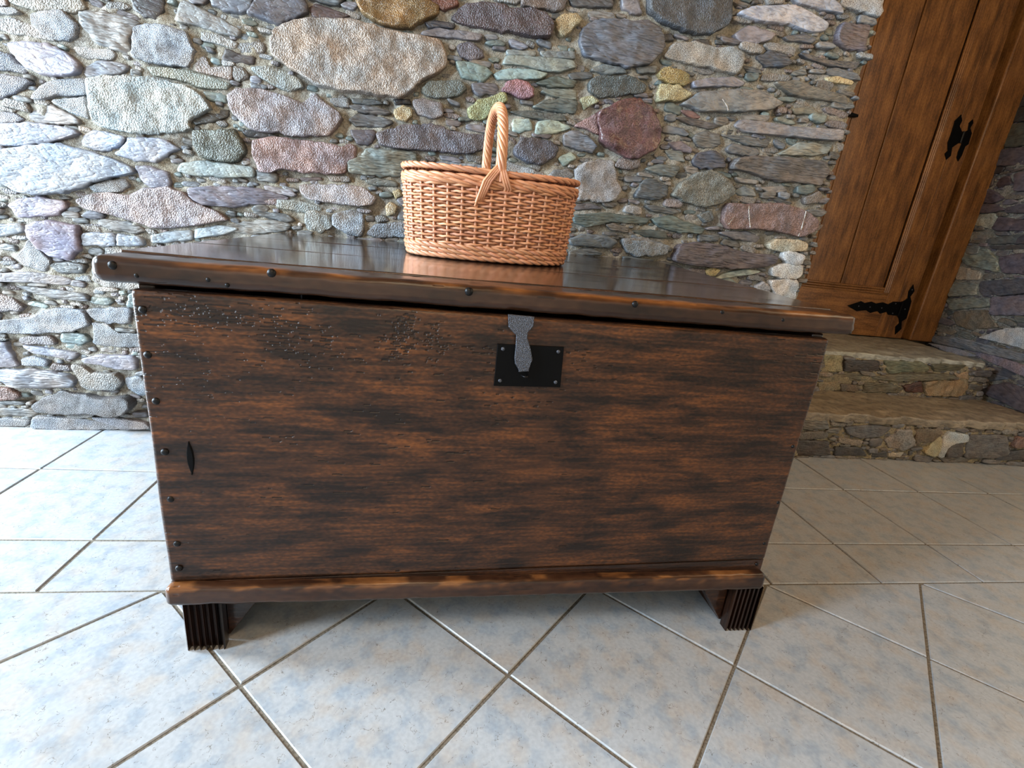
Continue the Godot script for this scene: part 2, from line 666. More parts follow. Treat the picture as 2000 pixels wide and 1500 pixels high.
class Ground:   # which cells of a wall already hold stone
	var x0: float
	var y0: float
	var w: int
	var h: int
	var cell := 0.008
	var full := PackedByteArray()

	func _init(at: Vector2, size: Vector2) -> void:
		x0 = at.x
		y0 = at.y
		w = int(size.x / cell)
		h = int(size.y / cell)
		full.resize(w * h)

	func taken(q: Vector2) -> bool:
		var x := int((q.x - x0) / cell)
		var y := int((q.y - y0) / cell)
		return x < 0 or y < 0 or x >= w or y >= h or full[y * w + x] > 0

	func fill(o: PackedVector2Array) -> void:
		var lo := o[0]
		var hi := o[0]
		for q in o:
			lo = lo.min(q)
			hi = hi.max(q)
		for y in range(maxi(0, int((lo.y - y0) / cell)), mini(h, int((hi.y - y0) / cell) + 2)):
			for x in range(maxi(0, int((lo.x - x0) / cell)), mini(w, int((hi.x - x0) / cell) + 2)):
				if Geometry2D.is_point_in_polygon(Vector2(x0 + (x + 0.5) * cell, y0 + (y + 0.5) * cell), o):
					full[y * w + x] = 1

	# how full the neighbourhood of every cell is
	func blurred(reach: int) -> PackedFloat32Array:
		var a := PackedFloat32Array()
		a.resize(w * h)
		for k in w * h:
			a[k] = full[k]
		for pass_ in 2:
			var b := a.duplicate()
			for y in h:
				for x in w:
					var s := 0.0
					for d in range(-reach, reach + 1):
						s += a[y * w + clampi(x + d, 0, w - 1)] if pass_ == 0 else a[clampi(y + d, 0, h - 1) * w + x]
					b[y * w + x] = s / (2 * reach + 1)
			a = b
		return a


func outline_of(list: Array) -> PackedVector2Array:
	var o := PackedVector2Array()
	for k in range(0, list.size(), 2):
		o.append(Vector2(list[k], list[k + 1]) * 0.001)
	return o


# lays the given stones on a wall, fills the gaps with smaller ones, and closes the joints with mortar
func rubble(wall: Node3D, stones: Array, at: Vector2, size: Vector2, palette: Array, mortar: Color, singles: int, seen: Rect2, tries: int, flat := 0.4) -> void:
	var ground := Ground.new(at, size)
	for s in stones:
		var sh := Shape.new()
		stone_shape(sh, s[0], s[1], s[2], s[3])
		sh.smooth()
		var stone := put("stone", sh, M[s[0]], wall)
		for line in (s[4] if s.size() > 4 else []):   # white quartz veins across the face
			var pts := PackedVector3Array()
			for q in outline_of(line):
				pts.append(Vector3(q.x, q.y, face.proud + face.lean.dot(q - face.mid) + face_relief(s[0], q, face.salt, face.amp) - 0.0008))
			var vein := Shape.new()
			vein.tint = Color8(214, 208, 202).srgb_to_linear()
			vein.tube(pts, func(k: float): return 0.0022 + 0.0009 * sin(k * 17.0), 7)
			put("quartz_vein", vein, M.pale, stone)
		ground.fill(outline_of(s[3]))
	var left := singles - stones.size()
	var rest := {}
	for level in 10:
		var wide := 0.18 * pow(0.77, level)
		for n in tries:
			var c := at + Vector2(rng.randf(), rng.randf()) * size
			if ground.taken(c):
				continue
			var hx := wide * rng.randf_range(0.38, 0.62)
			var hy := maxf(0.0045, hx * rng.randf_range(flat * 0.35, flat * 1.4))
			var tilt := rng.randfn(0.0, 0.09)
			var sides := rng.randi_range(6, 9)
			var o := PackedVector2Array()
			var free := true
			for k in sides:
				var a := TAU * (k + rng.randf_range(-0.25, 0.25)) / sides
				var e := Vector2(signf(cos(a)) * pow(absf(cos(a)), 0.6) * hx, signf(sin(a)) * pow(absf(sin(a)), 0.6) * hy) * rng.randf_range(0.78, 1.08)
				o.append(c + e.rotated(tilt))
			for k in sides:
				for f in [0.35, 0.7, 1.02]:
					for g in [0.0, 0.5]:
						free = free and not ground.taken(c + (o[k].lerp(o[(k + 1) % sides], g) - c) * f)
				if not free:
					break
			if not free:
				continue
			ground.fill(o)
			var list := []
			for q in o:
				list.append(q.x * 1000.0)
				list.append(q.y * 1000.0)
			var pick: Array = palette[rng.randi() % palette.size()]
			var colour: Color = pick[1]
			colour = colour * rng.randf_range(0.86, 1.14)
			var single := left > 0 and level < 8 and seen.has_point(c)
			var sh: Shape
			if single:
				sh = Shape.new()
				left -= 1
			else:
				if not rest.has(pick[0]):
					rest[pick[0]] = Shape.new()
				sh = rest[pick[0]]
			stone_shape(sh, pick[0], colour, rng.randf_range(10, 26) * (1.0 if level < 5 else 0.7), list, 0.009 if level < 4 else 0.006)
			if single:
				sh.smooth()
				put("stone", sh, M[pick[0]], wall)
	for kind in rest:
		rest[kind].smooth()
		tag(put("small_stones", rest[kind], M[kind], wall), "", "", "", "stuff")
	# mortar: lies deep in the middle of wide joints and climbs up to the stones
	var near := ground.blurred(3)
	var sh := Shape.new()
	var lin := mortar.srgb_to_linear()
	for y in ground.h:
		for x in ground.w:
			var q := Vector2(ground.x0 + (x + 0.5) * ground.cell, ground.y0 + (y + 0.5) * ground.cell)
			var k := near[y * ground.w + x]
			var z := -0.013 + 0.021 * smoothstep(0.0, 0.6, k) + bumps.get_noise_3d(q.x * 14.0, q.y * 18.0, 3.0) * 0.011 + bumps.get_noise_3d(q.x * 50.0, q.y * 50.0, 8.0) * 0.006
			if k > 0.8:
				z -= 0.02 * (k - 0.8) / 0.2
			var shade := 1.0 + bumps.get_noise_3d(q.x * 20.0, q.y * 20.0, 77.0) * 0.25
			var warm := bumps.get_noise_3d(q.x * 7.0, q.y * 7.0, 70.0) * 0.12
			sh.tint = Color(lin.r * shade * (1.0 + warm * 0.4), lin.g * shade, lin.b * shade * (1.0 - warm))
			sh.p(Vector3(q.x, q.y, z), Vector3.BACK, q)
	for y in ground.h - 1:
		for x in ground.w - 1:
			var a := y * ground.w + x
			sh.quad(a, a + 1, a + 1 + ground.w, a + ground.w)
	sh.smooth()
	put("mortar", sh, M.mortar, wall)


# ---------------------------------------------------------------- the room
func wall_block(called: String, pieces: Array, m: Material, parent: Node = self) -> MeshInstance3D:
	var sh := Shape.new()
	for q in pieces:   # [x0, x1, y0, y1, z0, z1]
		sh.box(Vector3(q[0] + q[1], q[2] + q[3], q[4] + q[5]) / 2.0, Vector3(q[1] - q[0], q[3] - q[2], q[5] - q[4]), 0.004)
	return put(called, sh, m, parent)


func build_room() -> void:
	# two windows in the left wall; only the light they let in shows in the photograph
	tag(wall_block("wall_left", [[-2.3, -2.0, 0, 2.6, -0.8, -0.6], [-2.3, -2.0, 0, 2.6, -0.1, 0.72], [-2.3, -2.0, 0, 0.12, -0.6, -0.1], [-2.3, -2.0, 2.08, 2.6, -0.6, -0.1], [-2.3, -2.0, 0, 2.6, 1.32, 3.3], [-2.3, -2.0, 0, 0.85, 0.72, 1.32], [-2.3, -2.0, 2.15, 2.6, 0.72, 1.32]], M.unseen_wall_plaster), "", "", "", "structure")
	tag(wall_block("wall_front", [[-2.0, 4.1, 0, 2.6, 3.0, 3.3]], M.unseen_wall_plaster), "", "", "", "structure")
	tag(wall_block("wall_right", [[3.9, 4.1, 0, 2.6, -0.8, 3.0]], M.unseen_wall_plaster), "", "", "", "structure")
	tag(wall_block("ceiling", [[-2.3, 4.1, 2.6, 2.75, -1.9, 3.3]], M.unseen_ceiling_wood), "", "", "", "structure")
	var numbers := ["unseen_window_1", "unseen_window_2"]
	var frames := [[Vector3(-2.15, 1.5, 1.02), PI / 2, 0.6, 1.3], [Vector3(-2.15, 1.1, -0.35), PI / 2, 0.5, 1.96]]
	for f in frames:
		var w: float = f[2]
		var h: float = f[3]
		var sh := Shape.new()
		for s in [-1, 1]:
			sh.box(Vector3(s * (w / 2 - 0.03), 0, 0), Vector3(0.06, h, 0.06), 0.006, Vector3i.ONE, 1)
			sh.box(Vector3(0, s * (h / 2 - 0.03), 0), Vector3(w - 0.12, 0.06, 0.06), 0.006)
		sh.box(Vector3.ZERO, Vector3(0.05, h - 0.12, 0.05), 0.006, Vector3i.ONE, 1)
		var o := put(numbers[frames.find(f)], sh, M.frame_wood)
		o.position = f[0]
		o.rotation.y = f[1]
		tag(o, "", "", "", "structure")


func build_unseen_lamps() -> void:  # both lamps hang out of view, placed to light floor, steps and door warmly
	pendant(Vector3(0.45, 2.12, 1.3), 1.1, "unseen white glass globe pendant lamp, out of view, lighting the chest front and the floor")
	pendant(Vector3(2.6, 2.15, 0.35), 0.9, "unseen white glass globe pendant lamp, out of view, lighting the stone steps and door")


func pendant(at: Vector3, energy: float, label: String) -> void:
	var lamp := base("unseen_pendant_lamp", at)
	tag(lamp, label, "lamp")
	var sh := Shape.new()
	var pts := PackedVector3Array()
	for k in 13:
		pts.append(Vector3(0, -0.2 + 0.4 * k / 12.0, 0))
	sh.tube(pts, func(k: float): return maxf(0.02, 0.2 * sin(PI * minf(1.0, k * 13.0 / 12.0))), 24)
	if not M.has("globe_glass"):
		var glow := stuff_material("globe_glass", Color8(250, 240, 220), 0.4)
		glow.emission_enabled = true
		glow.emission = Color8(255, 226, 180)
		glow.emission_energy_multiplier = 1.2
	put("globe", sh, M.globe_glass, lamp)
	var cord := Shape.new()
	cord.tube(PackedVector3Array([Vector3(0, 0.19, 0), Vector3(0, 0.32, 0), Vector3(0, 2.6 - at.y, 0)]), func(_k: float): return 0.006, 8)
	put("cord", cord, M.black_iron, lamp)
	var l := OmniLight3D.new()
	l.name = "unseen_bulb_light"
	l.light_color = Color8(255, 222, 178)
	l.light_energy = energy
	l.light_size = 0.19
	l.omni_range = 9.0
	l.omni_attenuation = 2.0
	l.shadow_enabled = true
	lamp.add_child(l)


func build_floor() -> void:
	var floor_ := wall_block("floor", [[-2.3, 4.1, -0.12, -0.003, -1.9, 3.3]], M.grout)
	tag(floor_, "", "", "", "structure")
	var room := PackedVector2Array([Vector2(-2.0, 0), Vector2(3.9, 0), Vector2(3.9, 3.0), Vector2(-2.0, 3.0)])
	var d := TILE * sqrt(2.0)
	# two and a half rows laid square along the wall
	var rows := [[0.0, -0.1732], [-0.1732, -0.5082], [-0.5082, -0.8432]]
	for r in rows:
		for k in range(-6, 14):
			var x0 := maxf(-2.0, -0.2355 + k * TILE)
			var x1 := minf(3.9, -0.2355 + (k + 1) * TILE)
			if x1 - x0 > 0.03:
				lay_tile(floor_, PackedVector2Array([Vector2(x0, r[0]), Vector2(x1, r[0]), Vector2(x1, r[1]), Vector2(x0, r[1])]))
	# the rest laid diagonally
	for a in range(-8, 16):
		for b in range(-16, 16):
			var c := Vector2((a + b + 1) * d / 2, (a - b) * d / 2)
			if c.y < -0.01 or c.y > 3.3 or c.x < -2.3 or c.x > 4.2:
				continue
			var diamond := PackedVector2Array([c + Vector2(-d / 2, 0), c + Vector2(0, d / 2), c + Vector2(d / 2, 0), c + Vector2(0, -d / 2)])
			for q in Geometry2D.intersect_polygons(diamond, room):
				lay_tile(floor_, q)


func lay_tile(floor_: Node3D, outline: PackedVector2Array) -> void:
	var flipped := PackedVector2Array()
	for q in outline:
		flipped.append(Vector2(q.x, -q.y))
	var cut := Geometry2D.offset_polygon(flipped, -0.0032, Geometry2D.JOIN_MITER)
	if cut.is_empty() or cut[0].size() < 3:
		return
	var sh := Shape.new()
	sh.plate(cut[0], -0.008, 0.0, 0.0022)
	var turn := Transform2D(floorf(rng.randf() * 4.0) * PI / 2 + (PI / 4 if outline.size() == 4 and absf(outline[0].y - outline[1].y) > 0.02 else 0.0), Vector2(rng.randf(), rng.randf()))
	for k in sh.t.size():
		sh.t[k] = turn * (sh.t[k] / 0.75)
	var lift := rng.randf_range(-0.0004, 0.0004)
	var lean := Vector2(rng.randfn(0, 0.0015), rng.randfn(0, 0.0015))
	var mid := sh.v[0]
	for k in sh.v.size():
		sh.v[k].z += lift + lean.x * (sh.v[k].x - mid.x) + lean.y * (sh.v[k].y - mid.y)
	sh.turn(Transform3D(Basis(Vector3.RIGHT, -PI / 2), Vector3.ZERO))
	put("tile", sh, M.tile, floor_)


func build_wall() -> void:
	var core := stuff_material("wall_core", Color8(150, 138, 116), 0.9, 0.3)
	var wall := wall_block("wall_back", [[-2.3, 1.93, 0, 2.6, -0.93, -0.022]], core)
	wall.position.z = WALL_Z
	tag(wall, "", "", "", "structure")
	var palette := [["slate", Color8(112, 116, 122)], ["layered", Color8(104, 104, 102)], ["layered", Color8(128, 122, 116)], ["rough", Color8(140, 132, 124)],
		["slate", Color8(108, 122, 116)], ["pale", Color8(160, 156, 152)], ["rough", Color8(128, 112, 108)], ["layered", Color8(120, 116, 124)]]
	rubble(wall, wall_stones(), Vector2(-2.0, 0), Vector2(3.936, 2.5), palette, Color8(168, 162, 150), 296, Rect2(-1.0, 0.0, 2.95, 1.68), 6200)


func build_niche() -> void:
	var core: Material = M.wall_core
	var sh := Shape.new()   # the wall right of the niche, its inner side splayed
	sh.plate(PackedVector2Array([Vector2(3.445, 0.815), Vector2(4.1, 0.80), Vector2(4.1, 1.73), Vector2(3.66, 1.73), Vector2(3.645, 1.68)]), 0.0, 2.6, 0.004)
	sh.turn(Transform3D(Basis(Vector3.RIGHT, -PI / 2), Vector3.ZERO))
	var wall := put("wall_niche", sh, core)
	tag(wall, "", "", "", "structure")
	var side := Node3D.new()
	side.name = "reveal"
	wall.add_child(side)
	var along := Vector3(-0.20, 0, 0.88).normalized()
	side.transform = Transform3D(Basis(along, Vector3.UP, along.cross(Vector3.UP)), Vector3(3.62, 0, -1.68))
	var palette := [["slate", Color8(116, 108, 116)], ["layered", Color8(124, 126, 116)], ["layered", Color8(112, 106, 106)], ["rough", Color8(140, 130, 114)], ["slate", Color8(118, 114, 122)]]
	rubble(side, reveal_stones(), Vector2(0.0, 0.2), Vector2(0.9, 2.2), palette, Color8(168, 162, 150), 140, Rect2(0, 0.2, 0.9, 1.8), 2200)
	tag(wall_block("wall_lintel", [[1.94, 3.44, 2.42, 2.6, -1.73, -0.8]], core), "", "", "", "structure")
	var back := wall_block("wall_behind", [[1.9, 3.7, 0, 2.6, -1.9, -1.74]], core)
	tag(back, "", "", "", "structure")


func build_steps() -> void:
	var steps := base("stone_steps", Vector3(2.7, 0, -1.2))
	tag(steps, "two slate-topped rubble stone steps leading up to the brown plank door", "steps")
	var slabs := [[Vector3(2.69, 0.195, -0.985), Vector3(1.5, 0.04, 0.40)], [Vector3(2.68, 0.401, -1.41), Vector3(1.5, 0.036, 0.56)]]
	var slate := [Color8(146, 132, 112), Color8(162, 160, 148)]
	for k in 2:
		var sh := Shape.new()
		sh.tint = slate[k].srgb_to_linear()
		var at: Vector3 = slabs[k][0]
		var front: float = at.z + slabs[k][1].z / 2
		sh.box(at - steps.position, slabs[k][1], 0.008, Vector3i(70, 2, 24), 0, Vector2.ZERO, func(q: Vector3) -> Vector3:
			var w := q + wobble(q, 7.0, 0.008)
			var edge := smoothstep(front - steps.position.z - 0.09, front - steps.position.z, q.z)
			w.z += bumps.get_noise_2d(q.x * 11.0, 3.0 + k) * 0.022 * edge
			w.y += bumps.get_noise_3d(q.x * 9.0, q.z * 9.0, 5.0) * 0.004 - edge * 0.004
			if k == 1:   # its right end follows the splayed side of the niche
				w.x -= maxf(0.0, q.x - 0.5) * 0.32 * smoothstep(-0.4, 0.06, q.z)
			return w)
		for j in sh.c.size():
			var n := bumps.get_noise_3dv(sh.v[j] * Vector3(4, 9, 26))
			sh.c[j] = sh.tint * (1.0 + 0.55 * n)
		sh.smooth()
		put("tread", sh, M.slate, steps)
	var palette := [["rough", Color8(136, 120, 102)], ["layered", Color8(122, 110, 96)], ["slate", Color8(112, 104, 100)]]
	var made := [[lower_riser_stones(), -0.80, 0.0, 0.185, 3.44], [upper_riser_stones(), -1.13, 0.2, 0.395, 3.42]]
	for k in 2:
		var q: Array = made[k]
		var riser := wall_block("riser", [[1.93, q[4], q[2], q[3] - 0.01, (-0.40 if k == 0 else -0.6), -0.022]], M.wall_core, steps)
		riser.position = Vector3(0, 0, q[1]) - steps.position
		rubble(riser, q[0], Vector2(2.0, q[2]), Vector2(q[4] - 2.0, q[3] - q[2]), palette, Color8(168, 154, 126), 60, Rect2(2.0, 0, 1.5, 1), 500, 0.5)


func outline_plate(called: String, mm: Array, z0: float, z1: float, bevel: float, m: Material, parent: Node) -> MeshInstance3D:
	var sh := Shape.new()
	sh.plate(outline_of(mm), z0, z1, bevel)
	return put(called, sh, m, parent)


func plank(called: String, x0: float, x1: float, y0: float, y1: float, z0: float, z1: float, upright: bool, parent: Node, r := 0.003) -> void:
	var sh := Shape.new()
	var tone := rng.randf_range(0.88, 1.1)
	sh.tint = Color(tone, tone, tone)
	sh.box(Vector3(x0 + x1, y0 + y1, z0 + z1) / 2.0, Vector3(x1 - x0, y1 - y0, z1 - z0), r, Vector3i(2, 2, 1), 1 if upright else 0, Vector2(rng.randf() * 3.0, rng.randf() * 3.0))
	put(called, sh, M.door_wood, parent)


func build_door() -> void:
	var door := base("door_1", Vector3(0, 0, DOOR_Z))
	tag(door, "", "", "", "structure")
	var top := 2.40
	plank("panel_board", 2.42, 2.646, 0.70, top, -0.05, -0.013, true, door, 0.004)
	plank("panel_board", 2.648, 2.874, 0.70, top, -0.05, -0.013, true, door, 0.005)
	plank("panel_board", 2.880, 3.172, 0.70, top, -0.05, -0.013, true, door, 0.005)
	plank("stile", 3.208, 3.288, 0.425, top, -0.05, 0.0, true, door)
	plank("stile", 3.2895, 3.398, 0.425, top, -0.05, 0.001, true, door)
	plank("bottom_rail", 2.42, 3.208, 0.425, 0.678, -0.05, 0.0, false, door)
	for x in [3.176, 3.189, 3.201]:
		var sh := Shape.new()
		sh.tint = Color(0.95, 0.95, 0.95)
		sh.tube(PackedVector3Array([Vector3(x, 0.69, -0.002), Vector3(x, 1.5, -0.002), Vector3(x, top, -0.002)]), func(_k: float): return 0.0068, 10)
		put("moulding", sh, M.door_moulding, door)
	for y in [0.684, 0.698, 0.712]:
		var sh := Shape.new()
		sh.tint = Color(0.9, 0.9, 0.9)
		sh.tube(PackedVector3Array([Vector3(2.42, y, -0.006), Vector3(2.8, y, -0.006), Vector3(3.2, y, -0.006)]), func(_k: float): return 0.0072, 10)
		put("moulding", sh, M.door_moulding, door)
	plank("jamb", 3.432, 3.60, 0.42, top + 0.1, -0.07, 0.03, true, door, 0.012)
	plank("jamb", 2.24, 2.405, 0.42, top + 0.1, -0.07, 0.03, true, door, 0.012)
	plank("head", 2.24, 3.60, top + 0.005, top + 0.16, -0.08, 0.028, false, door, 0.01)
	plank("rebate", 3.395, 3.434, 0.42, top, -0.075, -0.045, true, door)
	# wrought iron: long strap hinge low on the stile, leaf hinge above it, the end of a latch by the stone corner
	var strap := outline_plate("strap_hinge", [2955, 593, 3036, 627, 3065, 618, 3107, 631, 3141, 622, 3185, 633, 3225, 625, 3254, 643, 3312, 647, 3312, 564, 3297, 562, 3249, 563, 3232, 580, 3192, 565, 3168, 579, 3122, 564, 3090, 577, 3026, 567], 0.0, 0.005, 0.0012, M.black_iron, door)
	outline_plate("hinge_plate", [3349, 755, 3373, 717, 3358, 682, 3377, 656, 3384, 551, 3358, 530, 3374, 485, 3343, 447, 3327, 495, 3344, 520, 3330, 547, 3318, 559, 3320, 651, 3344, 672, 3333, 711], 0.0, 0.0055, 0.0012, M.black_iron, door)
	var pin := Shape.new()
	pin.tube(PackedVector3Array([Vector3(3.316, 0.562, 0.006), Vector3(3.316, 0.605, 0.006), Vector3(3.316, 0.65, 0.006)]), func(_k: float): return 0.006, 10)
	put("hinge_pin", pin, M.black_iron, door)
	var spots := [3028, 597, 3106, 598, 3187, 599, 3274, 574, 3272, 633, 3349, 606, 3352, 724]
	for k in range(0, spots.size(), 2):
		var sh := Shape.new()
		sh.dome(Vector3(spots[k] * 0.001, spots[k + 1] * 0.001, 0.0045), 0.0045, 0.003, 10, 3)
		put("nail", sh, M.hasp_steel, strap)
	var leaf := outline_plate("leaf_hinge", [3280, 1660, 3299, 1633, 3294, 1607, 3322, 1582, 3326, 1527, 3293, 1499, 3304, 1459, 3284, 1436, 3261, 1464, 3274, 1481, 3256, 1520, 3258, 1561, 3255, 1627], 0.0, 0.005, 0.0012, M.black_iron, door)
	outline_plate("leaf_hinge", [3362, 1649, 3373, 1632, 3365, 1606, 3386, 1583, 3389, 1527, 3374, 1515, 3372, 1467, 3361, 1437, 3344, 1454, 3340, 1484, 3344, 1521, 3336, 1582, 3354, 1594, 3345, 1629], 0.0, 0.005, 0.0012, M.black_iron, door)
	var knuckle := Shape.new()
	knuckle.tube(PackedVector3Array([Vector3(3.331, 1.527, 0.006), Vector3(3.331, 1.555, 0.006), Vector3(3.331, 1.584, 0.006)]), func(_k: float): return 0.0075, 10)
	put("hinge_pin", knuckle, M.iron, leaf)
	outline_plate("latch", [2540, 1580, 2602, 1585, 2666, 1578, 2668, 1567, 2579, 1562, 2540, 1564], -0.012, 0.008, 0.002, M.black_iron, door)


# ---------------------------------------------------------------- the chest
func build_chest() -> void:
	var chest := base("wooden_chest", Vector3(0.683, 0, -0.293))
	chest.rotation = Vector3(0, 0.0107, 0.0088)
	tag(chest, "large dark varnished wooden chest with an iron lock plate, standing against the stone wall", "chest")
	var wood: Material = M.chest_wood
	var front := 0.436
	var back := -0.44
	# front: one wide gouged board over a narrow wedge-shaped strip
	var sh := Shape.new()
	sh.box(Vector3(-0.0025, 0.408, front - 0.013), Vector3(1.175, 0.520, 0.026), 0.008, Vector3i(30, 12, 1), 0, Vector2.ZERO, func(q: Vector3) -> Vector3:
		var low := clampf((0.668 - q.y) / 0.520, 0.0, 1.0)
		q.y += low * lerpf(-0.001, 0.0285, (q.x + 0.59) / 1.175)
		q.z += bumps.get_noise_2d(q.x * 3.0, q.y * 5.0) * 0.0025
		return q)
	put("front_board", sh, M.chest_front, chest)
	var strip := Shape.new()
	strip.box(Vector3(-0.0025, 0.16, front - 0.0145), Vector3(1.173, 0.04, 0.026), 0.003, Vector3i(10, 1, 1), 0, Vector2(0.3, 0.2), func(q: Vector3) -> Vector3:
		if q.y > 0.16:
			q.y = minf(q.y, lerpf(0.1475, 0.1762, (q.x + 0.59) / 1.175))
		return q)
	put("front_strip", strip, wood, chest)
	for s in [-1, 1]:
		var side := Shape.new()
		side.box(Vector3(-0.0025 + s * 0.574, 0.412, -0.012), Vector3(0.024, 0.524, 0.86), 0.004, Vector3i(1, 4, 8), 2, Vector2(0.5, 0.1 * s))
		put("side_board", side, wood, chest)
	var rear := Shape.new()
	rear.box(Vector3(-0.0025, 0.412, back + 0.013), Vector3(1.12, 0.524, 0.024), 0.003)
	put("back_board", rear, wood, chest)
	var under := Shape.new()
	under.box(Vector3(-0.0025, 0.136, 0.0), Vector3(1.12, 0.022, 0.85), 0.003)
	put("bottom_board", under, wood, chest)
	# base moulding on three sides: rounded on top, worn to bare wood in places
	var mould := Shape.new()
	mould.box(Vector3(-0.0025, 0.131, front + 0.004), Vector3(1.179, 0.040, 0.028), 0.010, Vector3i(90, 2, 2), 0, Vector2(0.1, 0.7), func(q: Vector3) -> Vector3: return q + wobble(q, 24.0, 0.0018))
	for s in [-1, 1]:
		mould.box(Vector3(-0.0025 + s * 0.583, 0.131, -0.01), Vector3(0.024, 0.040, 0.86), 0.009, Vector3i(2, 2, 12), 2)
	for k in mould.v.size():
		var q := mould.v[k]
		var worn := clampf((bumps.get_noise_3d(q.x * 9.0, q.y * 60.0, 4.0) - 0.02) * 9.0, 0.0, 1.0) * clampf((q.y - 0.137) * 120.0, 0.0, 1.0)
		mould.c[k] = Color(0.16, 0.175, 0.3).lerp(Color(0.6, 0.64, 0.72), worn)
	put("base_moulding", mould, M.worn_wood, chest)
	build_lid(chest, front)
	# feet: fluted blocks in front with a bracket behind, plain ones at the back
	for s in [-1, 1]:
		var fx := -0.538 if s < 0 else 0.560
		var low := 0.0088 * -fx
		var foot := Shape.new()
		var outline := PackedVector2Array()
		var ridges := 6
		var wide := 0.063
		outline.append(Vector2(-wide / 2, -0.02))
		for k in ridges:
			var x := -wide / 2 + wide * k / ridges
			outline.append_array(PackedVector2Array([Vector2(x, 0.001), Vector2(x + 0.0022, 0.003), Vector2(x + 0.0034, -0.008), Vector2(x + 0.0098, -0.008)]))
		outline.append_array(PackedVector2Array([Vector2(wide / 2, 0.003), Vector2(wide / 2 + 0.002, 0.0), Vector2(wide / 2, -0.02)]))
		foot.plate(outline, 0.0, 0.1125 - low, 0.0006)
		foot.turn(Transform3D(Basis(Vector3.RIGHT, -PI / 2).rotated(Vector3.UP, PI), Vector3.ZERO))
		foot.turn(Transform3D(Basis(Vector3.UP, PI).scaled(Vector3(1, 1, 1)), Vector3.ZERO))
		for k in foot.v.size():   # outline y ran away from the viewer; turn it to face the room
			foot.v[k].z = -foot.v[k].z
			foot.n[k].z = -foot.n[k].z
		for k in range(0, foot.i.size(), 3):
			var swap := foot.i[k]
			foot.i[k] = foot.i[k + 1]
			foot.i[k + 1] = swap
		for k in foot.v.size():
			foot.v[k] += Vector3(fx, low, front + 0.008)
			foot.c[k] = Color(0.45, 0.45, 0.5)
		var f := put("foot", foot, M.chest_wood, chest)
		# the bracket tapers from the foot up to the bottom of the chest
		var br := Shape.new()
		var inner: float = -s * wide / 2
		var o := PackedVector2Array([Vector2(inner, 0.008), Vector2(inner, 0.1125 - low), Vector2(inner - s * 0.062, 0.1125 - low), Vector2(inner - s * 0.05, 0.08)])
		br.plate(o, -0.055, -0.012, 0.002)
		for k in br.v.size():
			br.v[k] += Vector3(fx, low, front - 0.004)
		put("bracket", br, M.chest_wood, f)
		var unseen_runner := Shape.new()   # unseen runner under the whole depth, keeps window light from under the chest
		unseen_runner.box(Vector3(fx, low / 2 + 0.0563, -0.012), Vector3(wide - 0.006, 0.1125 - low, 0.85), 0.004, Vector3i(1, 1, 8), 2)
		put("unseen_runner", unseen_runner, M.chest_wood, f)
	# iron: nails down both edges, lock plate with hasp, a long dark gouge at the lower left
	var nails := [-581, 638, -582, 569, -579, 494, -576, 406, -576, 319, -575, 231, -577, 180, 577, 447, 581, 319, 577, 219, 574, 166]
	for k in range(0, nails.size(), 2):
		var nail := Shape.new()
		var big := 0.0062 if k < 14 else 0.004
		nail.dome(Vector3(nails[k] * 0.001 + (0.006 if k < 14 else -0.006), nails[k + 1] * 0.001, front - 0.0005), big, big * 0.8)
		put("nail", nail, M.iron, chest)
	var slot := Shape.new()
	var lens := PackedVector2Array()
	for k in 20:
		var a := TAU * k / 20
		lens.append(Vector2(sin(a) * 0.0055 * absf(sin(a)) - 0.533, 0.395 + cos(a) * 0.031))
	slot.plate(lens, front - 0.002, front + 0.0016, 0.0015)
	put("gouge", slot, M.black_iron, chest)
	var lock := outline_plate("lock_plate", [-43, 620, 72, 622, 75, 549, -43, 546], front, front + 0.0035, 0.001, M.black_iron, chest)
	for q in [[-33, 612], [63, 613], [65, 558], [-33, 556]]:
		var nail := Shape.new()
		nail.dome(Vector3(q[0] * 0.001, q[1] * 0.001, front + 0.003), 0.0036, 0.002, 10, 3)
		put("nail", nail, M.hasp_steel, lock)
	var staple := Shape.new()
	var loop := PackedVector3Array()
	for k in 9:
		var a := PI * k / 8.0
		loop.append(Vector3(0.009 + cos(a) * 0.006, 0.568, front + 0.002 + sin(a) * 0.012))
	staple.tube(loop, func(_k: float): return 0.0018, 8)
	put("staple", staple, M.iron, lock)
	outline_plate("hasp", [-31, 672, 13, 671, 13, 655, 5, 644, 5, 635, 13, 616, 18, 598, 14, 581, 14, 577, -3, 575, -4, 579, -11, 589, -13, 599, -13, 618, -14, 638, -19, 642, -28, 651], front + 0.007, front + 0.0105, 0.001, M.hasp_steel, chest)


func lid_rise(q: Vector3) -> Vector3:   # the old lid has warped: its back stands higher than its front, most at the right
	q.y += clampf((0.44 - q.z) / 0.9, -0.1, 1.1) * lerpf(0.010, 0.036, (q.x + 0.63) / 1.26)
	return q


